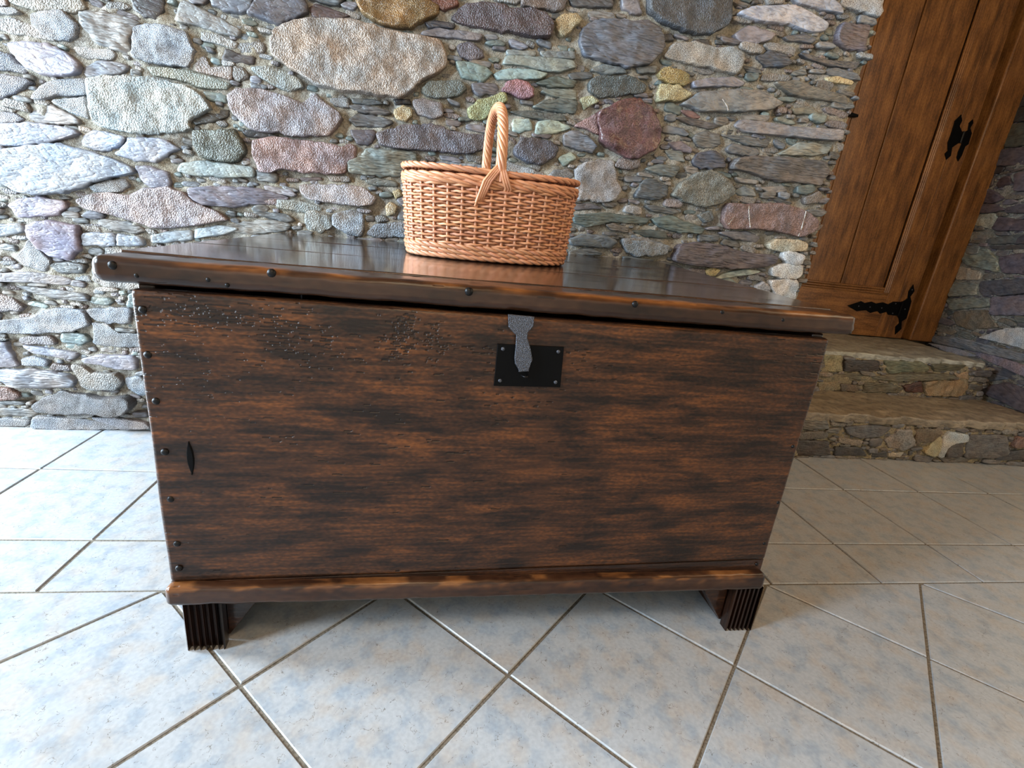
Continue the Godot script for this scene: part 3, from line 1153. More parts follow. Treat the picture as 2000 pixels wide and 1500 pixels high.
func build_lid(chest: Node3D, front: float) -> void:
	var lid := Node3D.new()
	lid.name = "lid"
	chest.add_child(lid)
	var y0 := 0.6755
	var y1 := 0.7135
	var rail := Shape.new()
	rail.box(Vector3(-0.003, (y0 + y1) / 2, front - 0.029), Vector3(1.262, y1 - y0, 0.07), 0.013, Vector3i(110, 3, 4), 0, Vector2(0.6, 0.35), func(q: Vector3) -> Vector3:
		var w := lid_rise(q) + wobble(q, 20.0, 0.0016) + wobble(q, 6.0, 0.0015)
		w.z -= 0.006 * smoothstep(0.56, 0.63, q.x) * (0.5 + bumps.get_noise_1d(q.y * 160.0))   # split right end
		return w)
	for k in rail.v.size():
		var q := rail.v[k]
		var worn := clampf(0.75 + bumps.get_noise_3d(q.x * 8.0, q.z * 30.0, 2.0) * 1.9 - 0.25, 0.0, 1.0) * clampf((q.y - y1 + 0.009) * 200.0, 0.0, 1.0) * clampf((q.z - front + 0.018) * 120.0, 0.0, 1.0)
		rail.c[k] = Color(0.13, 0.145, 0.25).lerp(Color(0.6, 0.6, 0.62), worn)
	put("front_rail", rail, M.worn_wood, lid)
	var cuts := [front - 0.063, -0.005 + 0.14, -0.16, -0.472]
	for k in 3:
		var z1: float = cuts[k] - 0.0015
		var z0: float = cuts[k + 1] + 0.0015
		var board := Shape.new()
		var tone: float = [1.0, 0.92, 1.08][k]
		board.tint = Color(tone, tone, tone)
		board.box(Vector3(-0.003, (y0 + y1) / 2 + 0.001, (z0 + z1) / 2), Vector3(1.256, y1 - y0, z1 - z0), 0.003, Vector3i(40, 1, 8), 0, Vector2(0.37 * k, 0.21 * k), func(q: Vector3) -> Vector3:
			var w := lid_rise(q)
			w.y += bumps.get_noise_2d(q.x * 3.0, q.z * 9.0 + k * 9.0) * 0.0015
			return w)
		put("lid_board", board, M.chest_top, lid)
	var nails := [-604, 700, 65, -392, 707, 70, -97, 703, 72, 185, 704, 60, 348, 702, 45, -480, 690, 38, -455, 684, 35, -575, 688, 35, 470, 697, 38]
	for k in range(0, nails.size(), 3):
		var nail := Shape.new()
		nail.dome(Vector3(nails[k] * 0.001, nails[k + 1] * 0.001, front + 0.0045), nails[k + 2] * 0.0001, nails[k + 2] * 0.00008)
		put("nail", nail, M.iron, lid)


# ---------------------------------------------------------------- the basket
func oval(angle: float, grow: float, out: float) -> Vector3:
	var e := 2.0 / 2.5
	var x := signf(cos(angle)) * pow(absf(cos(angle)), e) * 0.203 * grow
	var z := signf(sin(angle)) * pow(absf(sin(angle)), e) * 0.122 * grow
	var nor := Vector2(x / 0.0412, z / 0.0149).normalized()
	return Vector3(x + nor.x * out, 0, z + nor.y * out)


func even_angles(count: int) -> PackedFloat32Array:   # angles at even steps along the oval
	var run := PackedFloat32Array([0.0])
	var n := 720
	for k in n:
		run.append(run[k] + oval(TAU * k / n, 1, 0).distance_to(oval(TAU * (k + 1) / n, 1, 0)))
	var out := PackedFloat32Array()
	var j := 0
	for k in count:
		var want := run[n] * k / count
		while run[j + 1] < want:
			j += 1
		out.append(TAU * (j + (want - run[j]) / maxf(run[j + 1] - run[j], 1e-9)) / n)
	return out


func willow_tint(base_: Color) -> Color:
	var k := rng.randf_range(0.82, 1.14)
	return Color(base_.r * k, base_.g * k * rng.randf_range(0.95, 1.04), base_.b * k * rng.randf_range(0.9, 1.06))


# strands twisted round a path of rings: (angle along the oval) -> [height, grow]
func twist(parent: Node, called: String, strands: int, height: Callable, grow: Callable, out: float, r: float, wind: float, turns: int, tone: Color) -> void:
	var steps := turns * 14
	var at := even_angles(steps)
	for s in strands:
		var pts := PackedVector3Array()
		for k in steps:
			var ph := TAU * (float(k) * turns / steps + float(s) / strands)
			var q := oval(at[k], grow.call(at[k]), out + cos(ph) * wind)
			q.y = height.call(at[k]) + sin(ph) * wind
			pts.append(q)
		var sh := Shape.new()
		sh.tint = willow_tint(tone)
		sh.tube(pts, func(_k: float): return r, 7, true, Vector2(rng.randf(), rng.randf()))
		put(called, sh, M.willow, parent)


func build_basket() -> void:
	var basket := base("wicker_basket", Vector3(0.656, 0.7285, -0.368))
	basket.rotation = Vector3(0.022, 0.05, 0.019)
	tag(basket, "oval honey-coloured wicker picnic basket with two lid flaps and a hoop handle, on the chest", "basket")
	var tone := Color8(214, 158, 124).srgb_to_linear()
	var stakes := 34
	var at := even_angles(stakes)
	var swell := func(y: float) -> float: return 0.985 + 0.055 * (y / 0.17) - 0.02 * smoothstep(0.03, 0.0, y)
	# woven floor
	var floor_ := Shape.new()
	floor_.tint = willow_tint(tone)
	for k in 17:
		var x := -0.18 + 0.36 * k / 16.0
		var half := 0.116 * pow(maxf(0.0, 1.0 - pow(absf(x) / 0.2, 2.5)), 0.4)
		floor_.tube(PackedVector3Array([Vector3(x, 0.016, -half), Vector3(x, 0.018, 0), Vector3(x, 0.016, half)]), func(_k: float): return 0.011, 6)
	put("basket_floor", floor_, M.willow, basket)
	for k in stakes:
		var pts := PackedVector3Array()
		for j in 8:
			var y := 0.012 + 0.165 * j / 7.0
			var q := oval(at[k], swell.call(y), 0.0)
			q.y = y
			pts.append(q)
		var sh := Shape.new()
		sh.tint = willow_tint(tone * 1.05)
		sh.tube(pts, func(_k: float): return 0.0034, 7)
		put("stake", sh, M.willow, basket)
	# rows of weavers passing in front of one stake and behind the next
	var rows := 20
	var steps := stakes * 8
	var fine := even_angles(steps)
	for r in rows:
		var y := 0.037 + 0.0066 * r
		var pts := PackedVector3Array()
		for k in steps:
			var ph := PI * (float(k) / 8.0 + r)
			var q := oval(fine[k], swell.call(y), 0.0048 * cos(ph))
			q.y = y + 0.0006 * sin(ph * 3.0 + r)
			pts.append(q)
		var sh := Shape.new()
		sh.tint = willow_tint(tone)
		sh.tube(pts, func(_k: float): return 0.0031, 7, true, Vector2(rng.randf(), rng.randf()))
		put("weaver", sh, M.willow, basket)
	# thick twisted rows at the foot and the rim
	for k in 3:
		twist(basket, "foot_strand", 3, func(_a: float): return 0.0075 + 0.0105 * k, func(_a: float): return swell.call(0.008 + 0.011 * k), 0.001, 0.0042, 0.0036, 15 + k, tone)
	for k in 2:
		twist(basket, "rim_strand", 3, func(_a: float): return 0.1705 + 0.009 * k, func(_a: float): return 1.043, 0.001, 0.0042, 0.0038, 11 + k, tone * 0.95)
	# two lid flaps, hinged on a bar across the middle
	for s in [-1, 1]:
		var flap := Node3D.new()
		flap.name = numbered("lid_flap")
		basket.add_child(flap)
		for q in 3:
			var pts := PackedVector3Array()
			for k in 65:
				var a := -PI / 2 + PI * k / 64.0 + (PI if s < 0 else 0.0)
				var ph := TAU * (k / 64.0 * 7.0 + q / 3.0)
				var p := oval(a, 1.045, 0.002 + cos(ph) * 0.0034)
				p.y = 0.1945 + sin(ph) * 0.0034 + 0.004 * absf(p.x) / 0.2
				if absf(p.x) < 0.016:
					p.x = 0.016 * s
				pts.append(p)
			var sh := Shape.new()
			sh.tint = willow_tint(tone)
			sh.tube(pts, func(_k: float): return 0.004, 7)
			put("rim_strand", sh, M.willow, flap)
		for k in 22:
			var x: float = s * (0.02 + 0.182 * k / 21.0)
			var half := 0.126 * pow(maxf(0.0, 1.0 - pow(absf(x) / 0.214, 2.5)), 0.4)
			var pts := PackedVector3Array()
			for j in 25:
				var z := -half + 2.0 * half * j / 24.0
				pts.append(Vector3(x, 0.196 + 0.003 * cos(PI * (z / 0.03 + k)) + 0.004 * absf(x) / 0.2, z))
			var sh := Shape.new()
			sh.tint = willow_tint(tone)
			sh.tube(pts, func(_k: float): return 0.0042, 6)
			put("weaver", sh, M.willow, flap)
	# hoop handle: a core wrapped by seven twisted rods, lashed to the rim in front and behind
	var hoop := Node3D.new()
	hoop.name = "handle"
	basket.add_child(hoop)
	var path := PackedVector3Array()
	var n := 90
	for k in n + 1:
		var t := -1.0 + 2.0 * k / n
		var a := PI / 2 * t
		var e := 0.62
		path.append(Vector3(0, 0.178 + 0.166 * pow(maxf(cos(a), 0.0), e), signf(t) * pow(absf(sin(a)), 0.85) * 0.127))
	for q in 7:
		var pts := PackedVector3Array()
		for k in n + 1:
			var dir := (path[mini(k + 1, n)] - path[maxi(k - 1, 0)]).normalized()
			var up := Vector3.RIGHT.cross(dir).normalized()
			var a := TAU * (q / 7.0 + k / float(n) * 4.2)
			pts.append(path[k] + (Vector3.RIGHT * cos(a) + up * sin(a)) * 0.0082)
		var sh := Shape.new()
		sh.tint = willow_tint(tone)
		sh.tube(pts, func(_k: float): return 0.0044, 7, false, Vector2(rng.randf(), rng.randf()))
		put("handle_strand", sh, M.willow, hoop)
	for s in [-1.0, 1.0]:
		for q in 7:
			var foot_x := -0.034 - 0.0052 * q if q < 4 else 0.014 + 0.006 * (q - 4)
			var drop := 0.146 - 0.004 * q if q < 4 else 0.166
			var start := 0.008 - 0.005 * q if q < 4 else -0.006 + 0.005 * (q - 4)
			var sh := Shape.new()
			sh.tint = willow_tint(tone)
			sh.tube(PackedVector3Array([Vector3(start, 0.212, s * 0.130), Vector3(lerpf(start, foot_x, 0.35), 0.196, s * 0.137), Vector3(lerpf(start, foot_x, 0.7), 0.176, s * 0.1385), Vector3(foot_x, drop, s * 0.132), Vector3(foot_x - 0.002, drop - 0.012, s * 0.124)]), func(_k: float): return 0.0034, 7)
			put("lashing", sh, M.willow, hoop)


func wall_stones() -> Array:
	var s := []
	s.append(["rough", Color8(145, 137, 122), 20, [-636,1254, -462,1282, -454,1252, -485,1239, -531,1234, -604,1232, -634,1239]])
	s.append(["pale", Color8(141, 141, 146), 22, [-586,1219, -547,1233, -502,1236, -476,1212, -484,1183, -511,1171, -540,1170, -568,1174, -590,1191]])
	s.append(["rough", Color8(142, 137, 133), 16, [-678,1193, -637,1204, -594,1194, -540,1172, -537,1165, -623,1166, -682,1173]])
	s.append(["layered", Color8(126, 122, 119), 18, [-472,1241, -408,1253, -350,1248, -320,1240, -340,1221, -352,1186, -352,1155, -385,1165, -435,1174, -468,1210]])
	s.append(["slate", Color8(68, 62, 62), 14, [-343,1301, -257,1315, -256,1283, -276,1258, -306,1257, -334,1275]])
	s.append(["pale", Color8(147, 152, 162), 26, [-335,1226, -290,1241, -242,1242, -203,1238, -192,1210, -184,1194, -202,1149, -233,1147, -300,1148, -345,1156, -343,1196]])
	s.append(["slate", Color8(132, 128, 122), 24, [-201,1310, -111,1281, -58,1260, -64,1244, -104,1249, -166,1256, -223,1259, -216,1289]])
	s.append(["slate", Color8(134, 128, 142), 26, [-656,1137, -617,1151, -551,1152, -515,1141, -481,1113, -493,1090, -533,1080, -592,1076, -615,1089, -644,1114]])
	s.append(["pale", Color8(141, 141, 149), 20, [-692,1119, -660,1116, -643,1094, -616,1085, -622,1072, -667,1074, -699,1077]])
	s.append(["pale", Color8(137, 135, 145), 22, [-703,1056, -661,1062, -616,1056, -651,1025, -679,1009, -714,995]])
	s.append(["layered", Color8(125, 125, 134), 16, [-478,1109, -445,1129, -397,1134, -363,1130, -383,1106, -437,1092, -476,1088]])
	s.append(["pale", Color8(147, 147, 152), 24, [-615,1013, -579,1052, -534,1069, -473,1082, -476,1043, -510,1034, -553,1030, -594,1012]])
	s.append(["pale", Color8(153, 158, 163), 22, [-564,1012, -524,1026, -479,1034, -480,979, -512,984, -541,997]])
	s.append(["rough", Color8(147, 152, 147), 34, [-467,1077, -420,1092, -358,1101, -304,1104, -237,1101, -188,1090, -158,1067, -150,1050, -184,1028, -213,1005, -210,987, -272,970, -338,957, -401,958, -453,965, -470,976, -470,1025]])
	s.append(["layered", Color8(145, 134, 128), 14, [-634,976, -578,1005, -538,989, -505,973, -506,964, -560,955, -612,953, -641,958]])
	s.append(["pale", Color8(135, 133, 143), 18, [-720,964, -669,967, -645,957, -668,945, -725,936]])
	s.append(["slate", Color8(120, 119, 130), 26, [-726,931, -643,946, -574,949, -526,946, -506,938, -557,915, -630,892, -679,881, -713,882, -733,893]])
	s.append(["slate", Color8(137, 141, 155), 20, [-497,936, -473,949, -420,946, -387,941, -405,919, -454,894, -497,902, -509,912]])
	s.append(["slate", Color8(136, 139, 153), 22, [-380,940, -320,950, -274,947, -250,931, -277,914, -312,888, -373,883, -422,893, -405,907]])
	s.append(["slate", Color8(128, 134, 146), 36, [-739,856, -694,871, -640,886, -586,898, -542,899, -481,888, -419,877, -385,863, -377,849, -425,832, -492,809, -522,787, -579,768, -643,756, -683,756, -719,776, -753,781]])
	s.append(["pale", Color8(147, 152, 160), 18, [-501,794, -454,816, -407,829, -399,813, -416,792, -459,782, -495,782]])
	s.append(["slate", Color8(128, 121, 132), 20, [-375,866, -328,870, -287,860, -280,837, -286,817, -334,811, -356,828]])
	s.append(["rough", Color8(81, 82, 66), 30, [-201,984, -140,992, -87,1004, -69,968, -61,941, -87,914, -145,911, -193,915, -204,946]])
	s.append(["slate", Color8(121, 129, 121), 20, [-252,888, -184,904, -97,903, -39,902, -40,878, -114,866, -211,860, -263,868]])
	s.append(["layered", Color8(120, 111, 125), 22, [-234,818, -165,833, -41,843, 29,833, 59,827, 33,808, -43,797, -119,781, -193,778, -231,799]])
	s.append(["rough", Color8(146, 125, 124), 28, [-546,748, -496,773, -459,782, -403,779, -354,804, -286,817, -244,807, -218,780, -155,762, -127,742, -198,721, -273,703, -346,695, -402,710, -466,722, -520,731]])
	s.append(["slate", Color8(138, 124, 138), 22, [-725,718, -695,736, -640,747, -573,745, -571,730, -602,703, -658,691, -708,686]])
	s.append(["slate", Color8(138, 142, 153), 20, [-544,657, -450,663, -454,630, -545,621]])
	s.append(["slate", Color8(144, 148, 156), 22, [-445,662, -383,661, -376,641, -411,632, -449,629]])
	s.append(["slate", Color8(137, 146, 151), 20, [-349,669, -299,685, -234,697, -234,671, -301,656, -351,649]])
	s.append(["slate", Color8(145, 153, 155), 18, [-224,701, -148,722, -98,717, -134,697, -226,675]])
	s.append(["slate", Color8(135, 137, 140), 20, [-776,654, -698,668, -697,648, -726,635, -782,619]])
	s.append(["layered", Color8(116, 112, 108), 16, [-496,704, -440,705, -393,700, -367,683, -397,670, -467,677, -494,690]])
	s.append(["rough", Color8(149, 149, 147), 16, [-165,1242, -131,1245, -69,1229, -79,1214, -129,1220, -164,1223]])
	s.append(["rough", Color8(150, 132, 123), 14, [-187,1158, -163,1183, -156,1156, -89,1166, -95,1134, -139,1141, -186,1143]])
	s.append(["rough", Color8(126, 131, 117), 18, [-310,1133, -256,1139, -198,1141, -144,1131, -94,1121, -104,1108, -169,1101, -236,1114, -303,1117]])
	s.append(["slate", Color8(73, 66, 57), 12, [-208,1018, -150,1044, -109,1056, -108,1038, -152,1016, -200,1000]])
	s.append(["slate", Color8(93, 94, 103), 30, [-138,1334, -13,1354, -23,1321, -47,1301, -87,1302, -127,1311]])
	s.append(["slate", Color8(89, 87, 97), 34, [-10,1354, 102,1372, 120,1354, 124,1334, 91,1312, 58,1295, 39,1287, -4,1302, -35,1304, -20,1324]])
	s.append(["slate", Color8(90, 69, 69), 18, [127,1343, 143,1358, 185,1352, 238,1344, 195,1328, 138,1325]])
	s.append(["gold", Color8(164, 109, 35), 40, [256,1397, 430,1425, 490,1404, 491,1387, 457,1369, 414,1341, 369,1332, 310,1338, 276,1354, 261,1373]])
	s.append(["rough", Color8(124, 66, 48), 24, [442,1426, 533,1441, 547,1422, 506,1394, 492,1402]])
	s.append(["rough", Color8(155, 138, 124), 44, [26,1247, 37,1272, 72,1295, 129,1314, 195,1324, 247,1334, 291,1328, 360,1321, 435,1320, 503,1321, 515,1298, 523,1259, 503,1235, 455,1210, 426,1173, 391,1153, 314,1152, 224,1148, 145,1151, 117,1169, 69,1189, 28,1211]])
	s.append(["rough", Color8(130, 135, 130), 20, [-35,1171, 3,1183, 45,1180, 97,1161, 109,1143, 67,1126, 20,1138, -22,1158]])
	s.append(["rough", Color8(138, 123, 125), 30, [-100,1089, -80,1109, -14,1119, 43,1113, 110,1097, 143,1126, 172,1110, 207,1089, 218,1072, 197,1043, 182,1020, 94,1008, 30,1009, -34,1006, -80,1037, -98,1057]])
	s.append(["slate", Color8(59, 52, 50), 14, [-72,1001, -24,1010, 29,999, -5,991, -59,989]])
	s.append(["rough", Color8(147, 115, 115), 32, [-40,972, 15,996, 84,996, 164,997, 225,990, 245,1005, 263,991, 256,966, 235,948, 230,919, 163,911, 92,907, 36,910, 11,895, -19,892, -37,934]])
	s.append(["layered", Color8(118, 124, 114), 24, [238,954, 277,973, 294,998, 349,1001, 410,1004, 445,1004, 448,936, 346,926, 277,924, 241,924]])
	s.append(["rough", Color8(98, 90, 100), 36, [322,1043, 363,1058, 409,1078, 488,1091, 526,1084, 553,1079, 613,1078, 662,1082, 666,1047, 607,1022, 503,1017, 423,1012, 370,1011, 333,1016]])
	s.append(["layered", Color8(86, 84, 86), 16, [234,1111, 264,1116, 315,1118, 362,1110, 346,1101, 265,1098]])
	s.append(["layered", Color8(88, 84, 82), 16, [235,1074, 265,1092, 341,1093, 370,1084, 347,1066, 255,1059]])
	s.append(["slate", Color8(29, 31, 39), 18, [371,1144, 417,1152, 421,1141, 376,1134]])
	s.append(["gold", Color8(198, 161, 90), 30, [377,1117, 402,1131, 423,1123, 428,1105, 409,1091, 379,1094]])
	s.append(["pale", Color8(149, 135, 133), 24, [428,1151, 458,1161, 515,1154, 521,1123, 487,1109, 444,1118, 434,1134]])
	s.append(["rough", Color8(108, 114, 106), 28, [453,1184, 476,1205, 528,1219, 570,1224, 587,1207, 572,1186, 515,1169, 466,1167]])
	s.append(["slate", Color8(76, 80, 80), 14, [247,1131, 315,1137, 338,1132, 295,1121, 250,1123]])
	s.append(["slate", Color8(92, 80, 84), 18, [240,1045, 317,1051, 307,1014, 266,1007, 246,1028]])
	s.append(["rough", Color8(155, 142, 142), 24, [91,868, 163,878, 241,885, 288,883, 324,857, 313,836, 268,826, 188,827, 121,830, 91,847]])
	s.append(["slate", Color8(97, 97, 87), 18, [289,903, 320,917, 388,910, 389,900, 320,894]])
	s.append(["gold", Color8(192, 149, 68), 20, [375,883, 395,890, 406,872, 386,862]])
	s.append(["gold", Color8(201, 174, 117), 28, [355,834, 370,848, 388,838, 386,812, 361,807]])
	s.append(["rough", Color8(133, 139, 148), 22, [189,789, 241,814, 283,804, 289,763, 279,732, 236,738, 189,759]])
	s.append(["rough", Color8(108, 108, 108), 16, [323,800, 349,806, 365,793, 329,784]])
	s.append(["rough", Color8(122, 124, 130), 20, [323,776, 421,791, 429,746, 324,735, 299,744]])
	s.append(["rough", Color8(138, 142, 135), 16, [20,796, 28,816, 90,823, 157,807, 149,791, 89,789]])
	s.append(["layered", Color8(132, 130, 124), 16, [-146,716, -77,739, 5,753, 59,748, 50,728, -32,709, -74,699]])
	s.append(["rough", Color8(105, 89, 75), 16, [-84,1168, -54,1170, -47,1150, -74,1133, -87,1148]])
	s.append(["layered", Color8(80, 69, 66), 16, [-102,1210, -57,1201, -25,1200, -31,1184, -81,1180, -113,1184]])
	s.append(["rough", Color8(140, 140, 132), 18, [107,786, 131,798, 182,784, 186,752, 151,728, 105,744]])
	s.append(["rough", Color8(145, 116, 112), 14, [-17,808, 18,818, 22,803, -8,799]])
	s.append(["layered", Color8(104, 85, 83), 12, [91,888, 153,898, 158,893, 101,881]])
	s.append(["rough", Color8(130, 117, 106), 14, [176,904, 241,911, 243,898, 183,891]])
	s.append(["rough", Color8(87, 69, 73), 36, [532,1384, 565,1420, 620,1433, 666,1436, 714,1430, 771,1439, 809,1431, 832,1414, 831,1378, 768,1371, 694,1371, 610,1371, 548,1375]])
	s.append(["gold", Color8(204, 172, 104), 32, [843,1424, 867,1443, 908,1451, 920,1436, 898,1407, 869,1384, 852,1399]])
	s.append(["slate", Color8(58, 60, 70), 22, [454,1359, 493,1369, 541,1368, 534,1358, 464,1349]])
	s.append(["slate", Color8(113, 109, 117), 24, [445,1331, 489,1349, 560,1353, 626,1354, 618,1339, 536,1331, 450,1327]])
	s.append(["layered", Color8(90, 88, 90), 20, [876,1489, 938,1506, 1009,1508, 1017,1488, 959,1479, 890,1471]])
	s.append(["slate", Color8(132, 128, 136), 18, [1036,1517, 1089,1525, 1113,1485, 1081,1480, 1047,1492]])
	s.append(["layered", Color8(103, 105, 116), 34, [926,1412, 955,1439, 1019,1455, 1079,1459, 1135,1467, 1170,1455, 1192,1432, 1194,1391, 1156,1356, 1097,1334, 1021,1341, 947,1345, 922,1382]])
	s.append(["rough", Color8(114, 102, 110), 22, [553,1317, 588,1328, 630,1314, 635,1299, 602,1285, 560,1288]])
	s.append(["slate", Color8(114, 139, 133), 28, [551,1272, 597,1275, 644,1271, 666,1256, 633,1229, 574,1235, 554,1259]])
	s.append(["slate", Color8(130, 153, 145), 26, [670,1257, 714,1278, 779,1283, 833,1279, 819,1265, 749,1253, 682,1245]])
	s.append(["slate", Color8(123, 136, 130), 26, [700,1310, 774,1319, 915,1326, 923,1312, 877,1292, 822,1287, 756,1293, 694,1290]])
	s.append(["slate", Color8(126, 134, 130), 20, [701,1325, 794,1334, 790,1324, 706,1315]])
	s.append(["slate", Color8(112, 120, 120), 22, [806,1336, 912,1352, 918,1335, 819,1323]])
	s.append(["rough", Color8(157, 101, 111), 34, [696,1217, 718,1241, 760,1252, 794,1231, 799,1213, 766,1202, 732,1210]])
	s.append(["layered", Color8(95, 106, 95), 22, [805,1252, 862,1278, 929,1274, 924,1258, 856,1246]])
	s.append(["layered", Color8(129, 142, 134), 20, [819,1230, 867,1245, 937,1251, 941,1224, 860,1222]])
	s.append(["layered", Color8(99, 110, 106), 24, [803,1184, 838,1207, 899,1218, 942,1217, 941,1184, 875,1181]])
	s.append(["slate", Color8(79, 83, 77), 18, [733,1163, 820,1174, 904,1172, 916,1161, 840,1151, 766,1155]])
	s.append(["rough", Color8(150, 150, 87), 26, [599,1147, 627,1178, 710,1211, 717,1192, 682,1164, 658,1132, 626,1121, 603,1128]])
	s.append(["slate", Color8(152, 168, 152), 20, [738,1140, 795,1148, 808,1117, 745,1104]])
	s.append(["slate", Color8(150, 169, 152), 22, [819,1141, 867,1158, 935,1141, 873,1115, 818,1108]])
	s.append(["rough", Color8(156, 117, 119), 26, [946,1149, 980,1173, 1009,1192, 1019,1158, 1027,1134, 1003,1141]])
	s.append(["red", Color8(133, 75, 75), 44, [1012,1194, 1059,1223, 1097,1243, 1143,1250, 1186,1236, 1209,1213, 1233,1176, 1241,1141, 1224,1108, 1175,1081, 1146,1075, 1090,1091, 1038,1111, 1028,1134, 1020,1159]])
	s.append(["rough", Color8(90, 86, 98), 36, [752,1053, 774,1085, 824,1096, 870,1092, 899,1077, 891,1051, 850,1021, 810,1021, 764,1035]])
	s.append(["layered", Color8(114, 116, 125), 28, [914,1119, 957,1134, 1000,1119, 1029,1094, 1013,1077, 965,1081, 914,1089]])
	s.append(["pale", Color8(167, 162, 162), 26, [964,1017, 989,1040, 1051,1063, 1093,1058, 1113,1013, 1138,972, 1120,939, 1061,931, 989,929, 975,980]])
	s.append(["slate", Color8(161, 174, 150), 22, [901,1045, 943,1070, 962,1053, 926,1026]])
	s.append(["rough", Color8(88, 94, 92), 30, [973,1280, 1011,1299, 1113,1311, 1161,1293, 1159,1274, 1088,1259, 1016,1239, 980,1253]])
	s.append(["slate", Color8(111, 116, 113), 20, [976,1314, 1011,1333, 1074,1332, 1091,1322, 1016,1307]])
	s.append(["slate", Color8(105, 109, 107), 18, [1121,1340, 1186,1354, 1189,1337, 1129,1328]])
	s.append(["rough", Color8(164, 167, 125), 18, [951,1229, 986,1242, 1011,1228, 967,1199]])
	s.append(["slate", Color8(102, 98, 104), 18, [974,908, 1032,920, 1076,910, 982,895]])
	s.append(["layered", Color8(95, 111, 106), 24, [979,875, 1098,896, 1255,894, 1252,879, 1121,870, 1026,843, 984,855]])
	s.append(["slate", Color8(99, 110, 119), 26, [978,797, 1023,817, 1111,821, 1149,803, 1128,784, 1042,781]])
	s.append(["layered", Color8(107, 116, 122), 20, [984,756, 1062,775, 1106,759, 987,740]])
	s.append(["rough", Color8(127, 130, 134), 26, [1170,816, 1237,828, 1323,815, 1344,787, 1222,770, 1177,788]])
	s.append(["slate", Color8(75, 85, 80), 18, [1202,848, 1277,858, 1329,856, 1333,837, 1256,833]])
	s.append(["rough", Color8(82, 87, 96), 42, [1110,1542, 1377,1585, 1400,1529, 1401,1502, 1351,1468, 1306,1457, 1246,1460, 1177,1472, 1133,1492]])
	s.append(["slate", Color8(178, 178, 192), 34, [1425,1532, 1461,1551, 1587,1580, 1637,1579, 1698,1565, 1744,1554, 1737,1535, 1693,1523, 1589,1531, 1500,1522, 1445,1527]])
	s.append(["slate", Color8(154, 154, 166), 28, [1593,1606, 1716,1625, 1771,1606, 1783,1590, 1709,1588, 1622,1592]])
	s.append(["slate", Color8(136, 127, 134), 26, [1433,1481, 1467,1508, 1517,1503, 1566,1497, 1552,1482, 1511,1462, 1451,1462]])
	s.append(["slate", Color8(92, 94, 101), 22, [1601,1497, 1670,1515, 1715,1506, 1701,1495, 1616,1489]])
	s.append(["layered", Color8(110, 97, 105), 26, [1781,1535, 1795,1565, 1845,1568, 1900,1576, 1899,1501, 1838,1496, 1794,1513]])
	s.append(["pale", Color8(174, 169, 160), 30, [1207,1386, 1226,1417, 1299,1437, 1361,1428, 1431,1438, 1469,1424, 1472,1391, 1460,1371, 1374,1373, 1295,1376, 1224,1380]])
	s.append(["gold", Color8(194, 150, 52), 32, [1193,1332, 1222,1354, 1295,1345, 1305,1324, 1291,1312, 1231,1314, 1200,1323]])
	s.append(["gold", Color8(210, 189, 112), 28, [1202,1269, 1210,1303, 1267,1311, 1318,1290, 1300,1273, 1242,1260, 1209,1256]])
	s.append(["slate", Color8(134, 132, 146), 24, [1315,1324, 1381,1347, 1464,1361, 1501,1351, 1493,1341, 1410,1329, 1323,1312]])
	s.append(["slate", Color8(126, 124, 121), 34, [1294,1260, 1345,1297, 1473,1325, 1571,1334, 1648,1310, 1609,1285, 1490,1263, 1357,1246], [[1423, 1288, 1433, 1280, 1445, 1271, 1453, 1259]]])
	s.append(["slate", Color8(108, 103, 93), 28, [1605,1364, 1674,1379, 1756,1370, 1876,1361, 1897,1340, 1845,1343, 1727,1337, 1661,1343]])
	s.append(["layered", Color8(83, 88, 100), 26, [1522,1428, 1563,1452, 1614,1450, 1649,1432, 1622,1414, 1558,1405]])
	s.append(["slate", Color8(79, 76, 79), 16, [1677,1463, 1786,1456, 1900,1467, 1888,1448, 1790,1444, 1697,1454]])
	s.append(["rough", Color8(206, 184, 128), 18, [1785,1405, 1826,1416, 1894,1410, 1891,1402, 1800,1398]])
	s.append(["slate", Color8(131, 124, 126), 34, [1496,1221, 1510,1240, 1598,1244, 1716,1244, 1894,1256, 1897,1226, 1798,1219, 1685,1215, 1544,1208]])
	s.append(["layered", Color8(110, 102, 100), 38, [1511,1089, 1522,1122, 1589,1135, 1720,1146, 1867,1153, 1895,1129, 1878,1078, 1776,1076, 1675,1070, 1584,1087]])
	s.append(["rough", Color8(118, 116, 104), 42, [1318,982, 1346,1023, 1401,1062, 1456,1069, 1520,1044, 1547,1014, 1511,977, 1451,956, 1372,962]])
	s.append(["layered", Color8(85, 85, 97), 28, [1367,1098, 1387,1121, 1440,1135, 1481,1118, 1493,1093, 1447,1079, 1390,1080]])
	s.append(["rough", Color8(142, 107, 102), 40, [1522,919, 1527,976, 1606,979, 1670,992, 1737,999, 1825,986, 1889,958, 1897,929, 1853,896, 1723,906, 1627,902, 1549,893], [[1608, 976, 1610, 958, 1617, 941, 1624, 924, 1629, 905], [1829, 983, 1830, 970, 1829, 952, 1829, 928, 1830, 910, 1830, 896], [1566, 946, 1560, 936, 1554, 923, 1545, 906]]])
	s.append(["rough", Color8(192, 177, 145), 30, [1732,857, 1754,876, 1836,884, 1888,873, 1881,849, 1801,835, 1743,841]])
	s.append(["slate", Color8(151, 104, 97), 16, [1297,1240, 1337,1245, 1370,1231, 1343,1223]])
	s.append(["layered", Color8(100, 93, 93), 18, [1283,1218, 1361,1223, 1437,1214, 1416,1201, 1335,1206]])
	s.append(["slate", Color8(122, 109, 118), 22, [1276,1139, 1316,1149, 1362,1130, 1358,1120, 1304,1124]])
